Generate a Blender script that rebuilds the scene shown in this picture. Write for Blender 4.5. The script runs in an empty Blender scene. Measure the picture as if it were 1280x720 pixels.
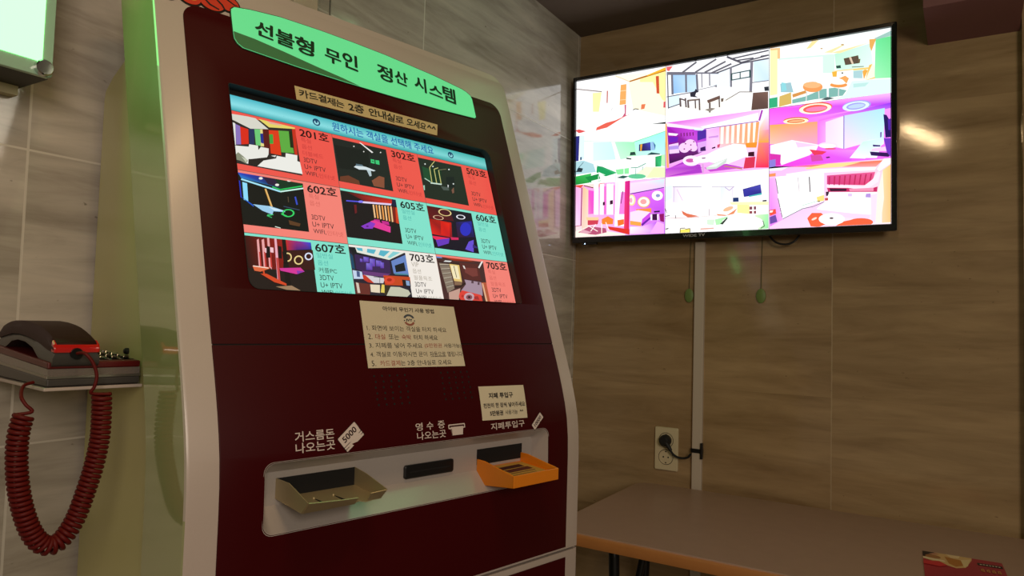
import bpy, bmesh, math, random
import numpy as np
from mathutils import Vector, Matrix

random.seed(7)
S = bpy.context.scene
COL = S.collection

# ---------------------------------------------------------------- camera, world, lights, exposure
cam_data = bpy.data.cameras.new('camera')
cam = bpy.data.objects.new('camera', cam_data); COL.objects.link(cam)
cam_data.sensor_width = 36.0
cam_data.lens = 36.0 * 874.03 / 1280.0
cam_data.clip_start = 0.02
YAW, PITCH, ROLL = 0.5510124, 0.0488322, 0.0287149
fwd = Vector((-math.sin(YAW) * math.cos(PITCH), math.cos(YAW) * math.cos(PITCH), math.sin(PITCH)))
r0 = Vector((math.cos(YAW), math.sin(YAW), 0)); u0 = r0.cross(fwd)
rt = r0 * math.cos(ROLL) + u0 * math.sin(ROLL); upv = u0 * math.cos(ROLL) - r0 * math.sin(ROLL)
M = Matrix((rt, upv, -fwd)).transposed().to_4x4()
M.translation = Vector((1.02081, -2.05453, 1.18720))
cam.matrix_world = M
S.camera = cam

world = bpy.data.worlds.new('world'); S.world = world; world.use_nodes = True
bg = world.node_tree.nodes['Background']
bg.inputs['Color'].default_value = (1.0, 0.80, 0.56, 1)
bg.inputs['Strength'].default_value = 0.10

def area(name, loc, target, size, energy, color, size_y=None):
    d = bpy.data.lights.new(name, 'AREA'); d.energy = energy; d.color = color; d.size = size
    if size_y: d.shape = 'RECTANGLE'; d.size_y = size_y
    o = bpy.data.objects.new(name, d); COL.objects.link(o); o.location = loc
    o.rotation_euler = (Vector(target) - Vector(loc)).to_track_quat('-Z', 'Y').to_euler()
    return o
area('entrance_light', (2.6, -3.2, 1.9), (0.45, -0.8, 1.1), 0.9, 29.0, (1.0, 0.86, 0.71))
sl = area('ceiling_strip_lamp', (0.952, -1.745, 2.125), (0.952, -1.745, 0), 0.44, 3.3, (1.0, 0.68, 0.36), 0.05)
sl.rotation_euler = (0, 0, math.radians(-69.8))
area('green_ceiling_sign_light', (0.80, -0.60, 2.11), (0.25, -1.15, 1.50), 0.50, 1.15, (0.30, 1.0, 0.42), 0.28)

S.view_settings.view_transform = 'Standard'
S.view_settings.look = 'None'
S.view_settings.gamma = 1.0
S.view_settings.use_curve_mapping = False
S.view_settings.exposure = 0.0

# ---------------------------------------------------------------- helpers
def lin(h):
    h = h.lstrip('#'); out = []
    for i in (0, 2, 4):
        c = int(h[i:i + 2], 16) / 255.0
        out.append(c / 12.92 if c <= 0.04045 else ((c + 0.055) / 1.055) ** 2.4)
    return tuple(out)

def mat(name, color, rough=0.5, metal=0.0, coat=0.0, emit=None, strength=0.0, trans=0.0, ior=1.5, bump=0.0, bscale=200.0, coat_rough=0.05, vary=0.0):
    m = bpy.data.materials.new(name); m.use_nodes = True
    nt = m.node_tree; b = nt.nodes['Principled BSDF']
    c = lin(color) if isinstance(color, str) else color
    b.inputs['Base Color'].default_value = (*c, 1)
    b.inputs['Roughness'].default_value = rough
    b.inputs['Metallic'].default_value = metal
    b.inputs['Coat Weight'].default_value = coat
    b.inputs['Coat Roughness'].default_value = coat_rough
    b.inputs['Transmission Weight'].default_value = trans
    b.inputs['IOR'].default_value = ior
    if emit:
        e = lin(emit) if isinstance(emit, str) else emit
        b.inputs['Emission Color'].default_value = (*e, 1)
        b.inputs['Emission Strength'].default_value = strength
    if bump or vary:
        tc = nt.nodes.new('ShaderNodeTexCoord'); n = nt.nodes.new('ShaderNodeTexNoise')
        n.inputs['Scale'].default_value = bscale; n.inputs['Detail'].default_value = 3
        nt.links.new(tc.outputs['Object'], n.inputs['Vector'])
        if bump:
            bp = nt.nodes.new('ShaderNodeBump'); bp.inputs['Strength'].default_value = bump
            bp.inputs['Distance'].default_value = 0.001
            nt.links.new(n.outputs['Fac'], bp.inputs['Height']); nt.links.new(bp.outputs['Normal'], b.inputs['Normal'])
        if vary:
            hs = nt.nodes.new('ShaderNodeMapRange'); hs.inputs['To Min'].default_value = 1 - vary; hs.inputs['To Max'].default_value = 1 + vary
            mx = nt.nodes.new('ShaderNodeMix'); mx.data_type = 'RGBA'; mx.blend_type = 'MULTIPLY'; mx.inputs[0].default_value = 1
            mx.inputs[6].default_value = (*c, 1)
            nt.links.new(n.outputs['Fac'], hs.inputs['Value']); nt.links.new(hs.outputs['Result'], mx.inputs[7])
            nt.links.new(mx.outputs[2], b.inputs['Base Color'])
    return m

def picture_mat(name, strength, gloss=0.25):
    m = bpy.data.materials.new(name); m.use_nodes = True
    nt = m.node_tree; b = nt.nodes['Principled BSDF']
    b.inputs['Base Color'].default_value = (0.01, 0.01, 0.012, 1); b.inputs['Roughness'].default_value = gloss; b.inputs['Specular IOR Level'].default_value = 0.2
    a = nt.nodes.new('ShaderNodeVertexColor'); a.layer_name = 'Col'
    nt.links.new(a.outputs['Color'], b.inputs['Emission Color']); b.inputs['Emission Strength'].default_value = strength
    return m

def print_mat(name, rough=0.6):
    m = bpy.data.materials.new(name); m.use_nodes = True
    nt = m.node_tree; b = nt.nodes['Principled BSDF']; b.inputs['Roughness'].default_value = rough
    a = nt.nodes.new('ShaderNodeVertexColor'); a.layer_name = 'Col'
    nt.links.new(a.outputs['Color'], b.inputs['Base Color'])
    return m

def empty(name, loc, rz=0.0, label=None, cat=None, group=None, matrix=None):
    o = bpy.data.objects.new(name, None); COL.objects.link(o); o.empty_display_size = 0.05
    if matrix is not None: o.matrix_world = matrix
    else: o.location = loc; o.rotation_euler = (0, 0, rz)
    tag(o, label, cat, group); return o

def tag(o, label=None, cat=None, group=None, kind=None):
    if label: o['label'] = label
    if cat: o['category'] = cat
    if group: o['group'] = group
    if kind: o['kind'] = kind
    return o

class MB:
    def __init__(s): s.v = []; s.f = []; s.c = None
    def add(s, vs, fs):
        k = len(s.v); s.v += [tuple(p) for p in vs]; s.f += [tuple(i + k for i in f) for f in fs]; return s
    def box(s, a, b):
        (x0, y0, z0), (x1, y1, z1) = a, b
        return s.add([(x0, y0, z0), (x1, y0, z0), (x1, y1, z0), (x0, y1, z0), (x0, y0, z1), (x1, y0, z1), (x1, y1, z1), (x0, y1, z1)],
                     [(0, 3, 2, 1), (4, 5, 6, 7), (0, 1, 5, 4), (1, 2, 6, 5), (2, 3, 7, 6), (3, 0, 4, 7)])
    def loft(s, rings, caps=True):
        n = len(rings[0]); vs = [p for r in rings for p in r]; fs = []
        for i in range(len(rings) - 1):
            for j in range(n):
                k = (j + 1) % n
                fs.append((i * n + j, i * n + k, (i + 1) * n + k, (i + 1) * n + j))
        if caps: fs += [tuple(range(n))[::-1], tuple(range((len(rings) - 1) * n, len(rings) * n))]
        return s.add(vs, fs)
    def tube(s, pts, r, n=10, caps=True, closed=False):
        pts = [Vector(p) for p in pts]; rings = []; ref = None
        for i, p in enumerate(pts):
            d = (pts[min(i + 1, len(pts) - 1)] - pts[max(i - 1, 0)]).normalized()
            if ref is None:
                ref = d.orthogonal().normalized()
            ref = (ref - d * ref.dot(d))
            ref = ref.normalized() if ref.length > 1e-6 else d.orthogonal().normalized()
            b = d.cross(ref); rr = r[i] if isinstance(r, (list, tuple)) else r
            rings.append([tuple(p + (ref * math.cos(2 * math.pi * k / n) + b * math.sin(2 * math.pi * k / n)) * rr) for k in range(n)])
        return s.loft(rings, caps)
    def cyl(s, a, b, r, n=24, r2=None):
        return s.tube([a, b], [r, r if r2 is None else r2], n)

def obj(name, mb, m, parent=None, smooth=False, bevel=0.0, label=None, seg=2, angle=40):
    me = bpy.data.meshes.new(name)
    me.from_pydata(mb.v, [], mb.f); me.update()
    bm = bmesh.new(); bm.from_mesh(me); bmesh.ops.recalc_face_normals(bm, faces=bm.faces); bm.to_mesh(me); bm.free()
    me.materials.append(m)
    o = bpy.data.objects.new(name, me); COL.objects.link(o)
    if parent is not None: o.parent = parent
    if bevel:
        bv = o.modifiers.new('bevel', 'BEVEL'); bv.width = bevel; bv.segments = seg; bv.limit_method = 'ANGLE'; bv.angle_limit = math.radians(30)
    if smooth:
        for p in me.polygons: p.use_smooth = True
        me.set_sharp_from_angle(angle=math.radians(angle))
    if label: o['label'] = label
    return o

def cut(o, cutter_mb):
    """carve a closed volume out of o and keep the result as plain mesh"""
    me = bpy.data.meshes.new('cutter'); me.from_pydata(cutter_mb.v, [], cutter_mb.f); me.update()
    bm = bmesh.new(); bm.from_mesh(me); bmesh.ops.recalc_face_normals(bm, faces=bm.faces); bm.to_mesh(me); bm.free()
    c = bpy.data.objects.new('cutter', me); COL.objects.link(c); c.parent = o.parent
    md = o.modifiers.new('cut', 'BOOLEAN'); md.operation = 'DIFFERENCE'; md.solver = 'EXACT'; md.object = c
    bpy.context.view_layer.update()
    dg = bpy.context.evaluated_depsgraph_get()
    nm = bpy.data.meshes.new_from_object(o.evaluated_get(dg))
    o.modifiers.remove(md); old = o.data; o.data = nm; nm.name = old.name
    bpy.data.objects.remove(c); bpy.data.meshes.remove(me)

def rrect(x0, y0, x1, y1, r, n=6):
    """rounded rectangle, counter-clockwise; r is one radius or four (bl, br, tr, tl)"""
    rs = r if isinstance(r, (list, tuple)) else [r] * 4; P = []
    for (cx, cy, a0, rr) in ((x0 + rs[0], y0 + rs[0], 180, rs[0]), (x1 - rs[1], y0 + rs[1], 270, rs[1]), (x1 - rs[2], y1 - rs[2], 0, rs[2]), (x0 + rs[3], y1 - rs[3], 90, rs[3])):
        for k in range(n + 1):
            a = math.radians(a0 + 90.0 * k / n); P.append((cx + rr * math.cos(a), cy + rr * math.sin(a)))
    return P

def circ(cx, cy, rx, ry=None, n=20, rot=0.0):
    ry = rx if ry is None else ry; c, s = math.cos(rot), math.sin(rot)
    return [(cx + rx * math.cos(t) * c - ry * math.sin(t) * s, cy + rx * math.cos(t) * s + ry * math.sin(t) * c) for t in (2 * math.pi * k / n for k in range(n))]

# text outlines from Blender's own font (it carries Hangul)
_tc = {}
def glyphs(txt, bold=0.0):
    key = (txt, bold)
    if key in _tc: return _tc[key]
    c = bpy.data.curves.new('t', 'FONT'); c.body = txt; c.size = 1; c.offset = bold; c.resolution_u = 3
    o = bpy.data.objects.new('t', c); COL.objects.link(o)
    bpy.context.view_layer.update()
    me = bpy.data.meshes.new_from_object(o.evaluated_get(bpy.context.evaluated_depsgraph_get()))
    vs = [(v.co.x, v.co.y) for v in me.vertices]; fs = [tuple(p.vertices) for p in me.polygons]
    bpy.data.objects.remove(o); bpy.data.curves.remove(c); bpy.data.meshes.remove(me)
    _tc[key] = (vs, fs); return _tc[key]

def hand(txt, bold, jit):
    """the same text with every letter a little turned and shifted, as written by hand"""
    vs, fs = [], []; x = 0.0
    rnd = random.Random(len(txt) * 31)
    for ch in txt:
        if ch == ' ': x += 0.5; continue
        gv, gf = glyphs(ch, bold)
        if not gv: continue
        x0 = min(p[0] for p in gv); x1 = max(p[0] for p in gv); a = rnd.uniform(-jit, jit); dy = rnd.uniform(-jit, jit) * 0.5; sc = 1 + rnd.uniform(-jit, jit) * 0.5
        k = len(vs); cx = (x0 + x1) / 2
        for (px, py) in gv:
            qx, qy = (px - cx) * sc, (py - 0.35) * sc
            vs.append((x + (x1 - x0) / 2 + qx * math.cos(a) - qy * math.sin(a), 0.35 + dy + qx * math.sin(a) + qy * math.cos(a)))
        fs += [tuple(i + k for i in f) for f in gf]; x += (x1 - x0) + 0.09
    return vs, fs

class Flat:
    """flat coloured shapes on a surface: fn(s, t, h) gives the point at height h above it"""
    def __init__(self, fn, step=5e-5, base=2e-4):
        self.fn = fn; self.v = []; self.f = []; self.c = []; self.k = 0; self.step = step; self.base = base; self.clip = None
    def poly(self, pts, col, cols=None):
        if self.clip: pts, cols = clip_poly(pts, cols, self.clip)
        if len(pts) < 3: return
        h = self.base + self.step * self.k; self.k += 1
        n = len(self.v); self.v += [tuple(self.fn(s, t, h)) for s, t in pts]
        self.f.append(tuple(range(n, n + len(pts))))
        self.c.append([lin(col)] * len(pts) if cols is None else [tuple(c) for c in cols])
    def tris(self, vs, fs, col):
        h = self.base + self.step * self.k; self.k += 1
        n = len(self.v); self.v += [tuple(self.fn(s, t, h)) for s, t in vs]
        for f in fs: self.f.append(tuple(i + n for i in f)); self.c.append([lin(col)] * len(f))
    def text(self, txt, x0, y0, x1, y1, col, bold=0.0, jit=0.0, rot=0.0):
        vs, fs = hand(txt, 0.0, jit) if jit else glyphs(txt)
        ax = min(p[0] for p in vs); bx = max(p[0] for p in vs); ay = min(p[1] for p in vs); by = max(p[1] for p in vs)
        kx, ky = (x1 - x0) / (bx - ax), (y1 - y0) / (by - ay)
        for dx, dy in (((0, 0),) if bold < .01 else [(bold * math.cos(a), bold * math.sin(a)) for a in (k * math.pi / 3 for k in range(6))]):
            self.tris([(x0 + (p[0] - ax + dx) * kx, y0 + (p[1] - ay + dy) * ky) for p in vs], fs, col)
    def ring(self, outer, inner, col):
        n = len(outer); self.tris(list(outer) + list(inner), [(i, (i + 1) % n, n + (i + 1) % n, n + i) for i in range(n)], col)
    def build(self, name, m, parent, label=None):
        me = bpy.data.meshes.new(name); me.from_pydata(self.v, [], self.f); me.update()
        at = me.color_attributes.new('Col', 'FLOAT_COLOR', 'CORNER')
        i = 0
        for p, cs in zip(me.polygons, self.c):
            for c in cs: at.data[i].color = (*c, 1); i += 1
        me.materials.append(m)
        o = bpy.data.objects.new(name, me); COL.objects.link(o)
        if parent is not None: o.parent = parent
        if label: o['label'] = label
        return o

def clip_poly(pts, cols, box):
    x0, y0, x1, y1 = box
    P = [(p, cols[i] if cols else None) for i, p in enumerate(pts)]
    for ax, lim, sgn in ((0, x0, 1), (0, x1, -1), (1, y0, 1), (1, y1, -1)):
        out = []
        for i in range(len(P)):
            (a, ca), (b, cb) = P[i - 1], P[i]
            ia, ib = (a[ax] - lim) * sgn >= 0, (b[ax] - lim) * sgn >= 0
            if ia != ib:
                t = (lim - a[ax]) / (b[ax] - a[ax])
                q = (a[0] + (b[0] - a[0]) * t, a[1] + (b[1] - a[1]) * t)
                out.append((q, tuple(x + (y - x) * t for x, y in zip(ca, cb)) if ca else None))
            if ib: out.append((b, cb))
        P = out
        if not P: return [], None
    return [p for p, c in P], ([c for p, c in P] if cols else None)

def homography(src, dst=((0, 1), (1, 1), (1, 0), (0, 0))):
    """maps the four traced corners (tl, tr, br, bl) of a screen onto the unit square"""
    A = []; b = []
    for (x, y), (X, Y) in zip(src, dst):
        A.append([x, y, 1, 0, 0, 0, -X * x, -X * y]); b.append(X)
        A.append([0, 0, 0, x, y, 1, -Y * x, -Y * y]); b.append(Y)
    h = np.append(np.linalg.solve(np.array(A, float), np.array(b, float)), 1).reshape(3, 3)
    def f(x, y):
        q = h @ np.array([x, y, 1.0]); return (q[0] / q[2], q[1] / q[2])
    return f

class Trace:
    """draws a screen picture from shapes traced on an enlarged crop of it"""
    def __init__(self, flat, hom, x0, y0, k): self.F = flat; self.H = hom; self.x0 = x0; self.y0 = y0; self.k = k
    def m(self, x, y): return self.H(self.x0 + x * self.k, self.y0 + y * self.k)
    def p(self, col, *xy): self.F.poly([self.m(xy[i], xy[i + 1]) for i in range(0, len(xy), 2)], col)
    def g(self, *vs): self.F.poly([self.m(x, y) for x, y, c in vs], '000000', [lin(c) for x, y, c in vs])
    def e(self, col, cx, cy, rx, ry, rot=0.0): self.F.poly([self.m(x, y) for x, y in circ(cx, cy, rx, ry, 20, math.radians(rot))], col)
    def r(self, col, cx, cy, rx, ry, w, rot=0.0):
        a = circ(cx, cy, rx, ry, 24, math.radians(rot)); b = circ(cx, cy, max(rx - w, .5), max(ry - w * ry / rx, .5), 24, math.radians(rot))
        for i in range(24):
            j = (i + 1) % 24; self.F.k -= 1 if i else 0
            self.F.poly([self.m(*a[i]), self.m(*a[j]), self.m(*b[j]), self.m(*b[i])], col)
    def l(self, col, w, *xy):
        pts = [(xy[i], xy[i + 1]) for i in range(0, len(xy), 2)]
        for (ax, ay), (bx, by) in zip(pts, pts[1:]):
            d = math.hypot(bx - ax, by - ay) or 1; nx, ny = -(by - ay) / d * w / 2, (bx - ax) / d * w / 2
            self.p(col, ax + nx, ay + ny, bx + nx, by + ny, bx - nx, by - ny, ax - nx, ay - ny)

# ---------------------------------------------------------------- materials
def stone(name, axis, off, grout, base_a, base_b, gcol, rows=True):
    """veined stone tile; axis is the horizontal axis of the wall"""
    m = bpy.data.materials.new(name); m.use_nodes = True
    nt = m.node_tree; N = nt.nodes; L = nt.links; b = N['Principled BSDF']
    tc = N.new('ShaderNodeNewGeometry'); sep = N.new('ShaderNodeSeparateXYZ'); L.new(tc.outputs['Position'], sep.inputs[0])
    hz = sep.outputs[axis]; z = sep.outputs['Z']
    def math_(op, a, c=None, d=None):
        n = N.new('ShaderNodeMath'); n.operation = op
        for i, x in enumerate((a, c, d)):
            if x is None: continue
            if isinstance(x, (int, float)): n.inputs[i].default_value = x
            else: L.new(x, n.inputs[i])
        return n.outputs[0]
    def vec(a, c, d=0.0):
        n = N.new('ShaderNodeCombineXYZ')
        for i, x in enumerate((a, c, d)):
            if isinstance(x, (int, float)): n.inputs[i].default_value = x
            else: L.new(x, n.inputs[i])
        return n.outputs[0]
    def noise(v, sc, det=4, rough=0.55, dist=0.0):
        n = N.new('ShaderNodeTexNoise'); n.inputs['Scale'].default_value = sc; n.inputs['Detail'].default_value = det
        n.inputs['Roughness'].default_value = rough; n.inputs['Distortion'].default_value = dist; L.new(v, n.inputs['Vector']); return n.outputs['Fac']
    def ramp(f, *st):
        n = N.new('ShaderNodeValToRGB'); L.new(f, n.inputs[0]); e = n.color_ramp.elements
        while len(e) > 1: e.remove(e[0])
        for i, (p, c) in enumerate(st):
            el = e[0] if i == 0 else e.new(p); el.position = p; el.color = (*c, 1)
        return n.outputs[0]
    def mix(f, a, c, bt='MIX'):
        n = N.new('ShaderNodeMix'); n.data_type = 'RGBA'; n.blend_type = bt
        for i, x in ((0, f), (6, a), (7, c)):
            if isinstance(x, float): n.inputs[i].default_value = x
            elif isinstance(x, tuple): n.inputs[i].default_value = (*x, 1)
            else: L.new(x, n.inputs[i])
        return n.outputs[2]
    # every tile gets its own piece of the pattern
    tile_i = math_('FLOOR', math_('DIVIDE', math_('SUBTRACT', hz, off), 0.8))
    tile_j = math_('FLOOR', math_('DIVIDE', math_('SUBTRACT', z, 1.395), 0.385))
    seed = math_('ADD', math_('MULTIPLY', tile_i, 3.7), math_('MULTIPLY', tile_j, 5.3))
    v1 = vec(math_('MULTIPLY', hz, 0.8), math_('MULTIPLY', z, 4.5), seed)
    v2 = vec(math_('MULTIPLY', hz, 1.9), math_('MULTIPLY', z, 15.0), seed)
    v3 = vec(math_('MULTIPLY', hz, 40.0), math_('MULTIPLY', z, 60.0), seed)
    n1 = noise(v1, 2.6, 5, 0.6, 0.5); n2 = noise(v2, 2.0, 6, 0.62, 0.9); n3 = noise(v3, 1.6, 2)
    col = ramp(n1, (0.30, base_b), (0.70, base_a))
    col = mix(0.85 if rows else 0.52, col, ramp(n2, (0.30, (0.72, 0.70, 0.68)), (0.5, (0.97, 0.97, 0.97)), (0.72, (1.13, 1.12, 1.10))), 'MULTIPLY')
    pit = ramp(n3, (0.20, (0.35, 0.33, 0.3)), (0.27, (1, 1, 1)))
    col = mix(0.8, col, pit, 'MULTIPLY')
    # joints
    fx = math_('ABSOLUTE', math_('SUBTRACT', math_('FRACT', math_('ADD', math_('DIVIDE', math_('SUBTRACT', hz, off), 0.8), 0.5)), 0.5))
    fz = math_('ABSOLUTE', math_('SUBTRACT', math_('FRACT', math_('ADD', math_('DIVIDE', math_('SUBTRACT', z, 1.395), 0.385), 0.5)), 0.5))
    jx = math_('LESS_THAN', math_('MULTIPLY', fx, 0.8), 0.0016)
    jz = math_('LESS_THAN', math_('MULTIPLY', fz, 0.385), 0.0014)
    jj = math_('MAXIMUM', jx, jz) if rows else jx
    col = mix(math_('MULTIPLY', jj, grout), col, gcol)
    L.new(col, b.inputs['Base Color'])
    rg = N.new('ShaderNodeMapRange'); L.new(n2, rg.inputs['Value']); rg.inputs['To Min'].default_value = 0.05; rg.inputs['To Max'].default_value = 0.13
    L.new(math_('ADD', rg.outputs[0], math_('MULTIPLY', jj, 0.4)), b.inputs['Roughness'])
    b.inputs['Specular IOR Level'].default_value = 0.95
    bp = N.new('ShaderNodeBump'); bp.inputs['Strength'].default_value = 0.15; bp.inputs['Distance'].default_value = 0.0003
    L.new(math_('SUBTRACT', n3, jj), bp.inputs['Height']); L.new(bp.outputs['Normal'], b.inputs['Normal'])
    return m

M_wall_left = stone('veined_stone_left', 'Y', -0.0155, 0.75, lin('cfc5ba'), lin('a0968b'), lin('d8d0c4'))  # same tile as the back wall; grey television light put into its colour
M_wall_back = stone('veined_stone_back', 'X', 0.771, 0.22, lin('b0956f'), lin('8a704e'), lin('c0ab88'), False)
M_ceiling = mat('dark_ceiling_paint', '6e5f53', 0.8, bump=0.1, vary=0.1, bscale=12)
M_beam = mat('brown_beam', '7a4f4c', 0.6, vary=0.12, bscale=9)
M_floor = mat('floor_tile', '8a7c6a', 0.35, vary=0.1, bscale=6)
M_silver = mat('champagne_silver_plastic', 'bdaea4', 0.40, 0.0, 0.45, coat_rough=0.22, vary=0.03, bscale=500)
M_cab2 = mat('glow_tinted_beige_steel', 'c4be7c', 0.4, 0.0, 0.3, coat_rough=0.1, vary=0.02, bscale=300)  # green light-box glow put into the colour, lightened in place of light
M_cab = mat('beige_steel', 'a2a46e', 0.35, 0.0, 1.0, coat_rough=0.05, vary=0.02, bscale=300)  # green glow of the light box put into the steel colour
M_cab.node_tree.nodes['Principled BSDF'].inputs['Coat IOR'].default_value = 2.9
M_maroon = mat('maroon_gloss', (0.046, 0.0004, 0.0014), 0.42, 0.0, 0.0, coat_rough=0.16, vary=0.04, bscale=400)
M_maroon.node_tree.nodes['Principled BSDF'].inputs['Specular IOR Level'].default_value = 0.14
M_black = mat('black_plastic', '0c0c0e', 0.35)
M_blackgloss = mat('black_gloss', '0a0a0e', 0.12)
M_gap = mat('dark_gap', '050303', 0.8)
M_steel = mat('brushed_steel', 'b3a27c', 0.36, 0.45, bump=0.05, bscale=900)
M_chrome = mat('chrome', 'c8c8c8', 0.12, 1.0)
M_tray = mat('silver_grey_tray', 'b3aaa4', 0.38, 0.2, 0.3, coat_rough=0.1, vary=0.04, bscale=400)
M_orange = mat('orange_plastic', 'e08012', 0.35, vary=0.03, bscale=80)
M_paper = mat('cream_paper', 'd8cbb0', 0.7, vary=0.04, bscale=60)
M_strip = mat('kraft_strip', 'd4bd88', 0.7, vary=0.05, bscale=90)
M_print = print_mat('printed_ink')
M_whiteprint = print_mat('white_print', 0.45)
M_red = mat('red_phone_plastic', (0.09, 0.003, 0.003), 0.4, 0, 0.1)
M_brightred = mat('bright_red_phone_plastic', (0.55, 0.008, 0.006), 0.15, 0, 0.8)
M_darkred = mat('dark_maroon_phone_plastic', (0.026, 0.005, 0.005), 0.5, 0, 0.0)
M_phonegrey = mat('phone_grey', '45423f', 0.4, 0.1, 0.15)  # darkened grey: the dim light at the shelf is put into the colour
M_clear = mat('smoky_clear_plastic', 'cfc0b4', 0.08, 0, 0.3, trans=0.75)
M_cord = mat('red_cord', (0.11, 0.005, 0.004), 0.5, 0, 0.0)  # red darkened, weak light around the phone put into the colour
for _m, _s in ((M_darkred, .2), (M_cord, .22), (M_phonegrey, .35), (M_red, .4)): _m.node_tree.nodes['Principled BSDF'].inputs['Specular IOR Level'].default_value = _s
M_duct = mat('grey_beige_pvc', 'c2b5a4', 0.45)
M_plate = mat('ivory_plate', 'd0c3a0', 0.4)
M_tabletop = mat('brown_laminate', 'a88874', 0.42, 0, 0.1, vary=0.07, bscale=25)
M_tableedge = mat('wood_edge_band', 'b87b45', 0.3, 0, 0.2, vary=0.1, bscale=20)
M_green = mat('green_tag', '6c8444', 0.5)
M_acrylic = mat('clear_acrylic', 'f4f4f4', 0.02, trans=1.0, ior=1.49)
M_rubber = mat('black_rubber', '111111', 0.6)
M_tv = mat('tv_black_bezel', '0b0b11', 0.18, 0, 0.4)
M_stainless = mat('stainless_case', '9a968c', 0.3, 0.85)
M_lightface = mat('lit_green_white_acrylic', '7a9a86', 0.3, emit=(0.25, 1.0, 0.285), strength=2.6)
M_lightrim = mat('green_tinted_acrylic_rim', 'a9cdb4', 0.15, 0, 0.5)
M_signlit = mat('lit_green_film', '4f9a6a', 0.45, emit=lin('64e090'), strength=0.74)
M_signdim = mat('painted_dim_green_film', '3f6f45', 0.4, emit=lin('3a6a3c'), strength=0.3)
M_darkcase = mat('dark_case', '35322d', 0.55)
M_led = mat('blue_led', 'aaccff', 0.3, emit=(0.5, 0.7, 1.0), strength=4)

# ---------------------------------------------------------------- the room
def struct(name, mb, m):
    o = obj(name, mb, m); o['kind'] = 'structure'; return o
struct('wall_left', MB().box((-0.12, -3.2, 0), (0.0, 0.0, 2.141)), M_wall_left)
struct('wall_back', MB().box((-0.12, 0.0, 0), (1.30, 0.12, 2.141)), M_wall_back)
struct('wall_right', MB().box((1.1875, -0.020, 0), (1.30, 0.0, 2.141)), M_wall_back)
struct('floor', MB().box((-0.12, -3.2, -0.1), (3.2, 0.12, 0.0)), M_floor)
struct('ceiling', MB().box((-0.12, -3.2, 2.141), (1.60, 0.12, 2.24)), M_ceiling)
# boxed-in beam at the right, its underside sloping up towards the room
struct('trim_1', MB().loft([[(x, 0.0, 1.929), (x - (0.008 if x < 1.1 else 0), -0.15, 1.968), (x - (0.008 if x < 1.1 else 0), -0.15, 2.141), (x, 0.0, 2.141)] for x in (0.993, 1.184)]), M_beam)

# ---------------------------------------------------------------- the kiosk
KX, KY, KROT = 0.33662, -1.52479, math.atan2(0.97206922, 0.23469433)
kiosk = empty('payment_kiosk', (KX, KY, 0), KROT, 'tall maroon and silver self-service payment kiosk with a lit green sign and touch screen', 'kiosk')
PROF = [(1.7235, -.1677), (1.147, .0305), (1.125, .0383), (1.1041, .0453), (1.085, .0513), (1.0612, .0578), (1.0374, .0628), (1.0088, .0658), (.9802, .0667), (0.0, .0667)]
def vp(z):
    for (z0, v0), (z1, v1) in zip(PROF, PROF[1:]):
        if z >= z1: return v0 + (v1 - v0) * (z - z0) / (z1 - z0)
    return PROF[-1][1]
NV, NZ = 0.94564, 0.32511          # outward normal of the sloping upper face, as (v, z)
def KP(u, v, z): return (u, -v, z)
UL, UR, TOP, TH = -0.0835, 0.529, 1.638, 0.090

def zrows(z0, z1, r_top=0.0, n=8):
    zs = [z0] + [z for z, v in PROF[::-1] if z0 + .002 < z < z1 - .002]
    if z1 > 1.2:
        zs += [z for z in (1.2165, 1.30, 1.4, 1.4775) if z0 + .002 < z < z1 - r_top - .002]
    zs = sorted(set(zs))
    if r_top: zs += [z1 - r_top + r_top * math.sin(math.pi / 2 * k / n) for k in range(n + 1)]
    else: zs.append(z1)
    return zs
def slab(u0, u1, z0, z1, front, back, chamf=0.003, r_top=0.0, flare=0.0):
    """slab following the kiosk's front profile, from offset back to offset front"""
    rings = []
    for z in zrows(z0, z1, r_top):
        d = 0.0
        if r_top and z > z1 - r_top: d = r_top - math.sqrt(max(r_top ** 2 - (z - z1 + r_top) ** 2, 0))
        a, b, v = u0 + d, u1 - d, vp(z); c = chamf
        rings.append([KP(a - flare, v + back, z), KP(b + flare, v + back, z), KP(b, v + front - c, z), KP(b - c * .3, v + front - c * .3, z), KP(b - c, v + front, z),
                      KP(a + c, v + front, z), KP(a + c * .3, v + front - c * .3, z), KP(a, v + front - c, z)])
    return MB().loft(rings)
def opening(P, out, inn):
    """prism through the sloping face: P are (u, z) points on the face, moved along its normal"""
    return MB().loft([[KP(x, vp(z) + NV * d, z + NZ * d) for x, z in P] for d in (-inn, out)])
SCR = rrect(-0.002, 1.2165, 0.4470, 1.4775, (0.012, 0.004, 0.014, 0.003))
TRO = rrect(-0.002, 0.950, 0.452, 1.0265, 0.012, 5); TRI = rrect(0.008, 0.975, 0.440, 1.012, 0.004, 5)
TRV = 0.043
def tray_cut():
    r = [[KP(x, v, z) for x, z in P] for P, v in ((TRI, TRV - 0.0006), (TRO, 0.0660), (TRO, 0.09))]
    r[1] = [KP(x, vp(z) - 0.0002, z) for x, z in TRO]
    return MB().loft(r)

shell = obj('front_housing', slab(UL, UR, 0.835, TOP, 0.0, -TH, 0.004, 0.030, 0.009), M_silver, kiosk)
cut(shell, opening(SCR, 0.02, 0.0135)); cut(shell, tray_cut())
for p in shell.data.polygons: p.use_smooth = True
shell.data.set_sharp_from_angle(angle=math.radians(24))
def steel_sides(o):
    if len(o.data.materials) < 2: o.data.materials.append(M_cab)
    for p in o.data.polygons:
        if abs(p.normal.x) > 0.9 and p.area > 0.0004: p.material_index = 1; p.use_smooth = False
steel_sides(shell)
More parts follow.
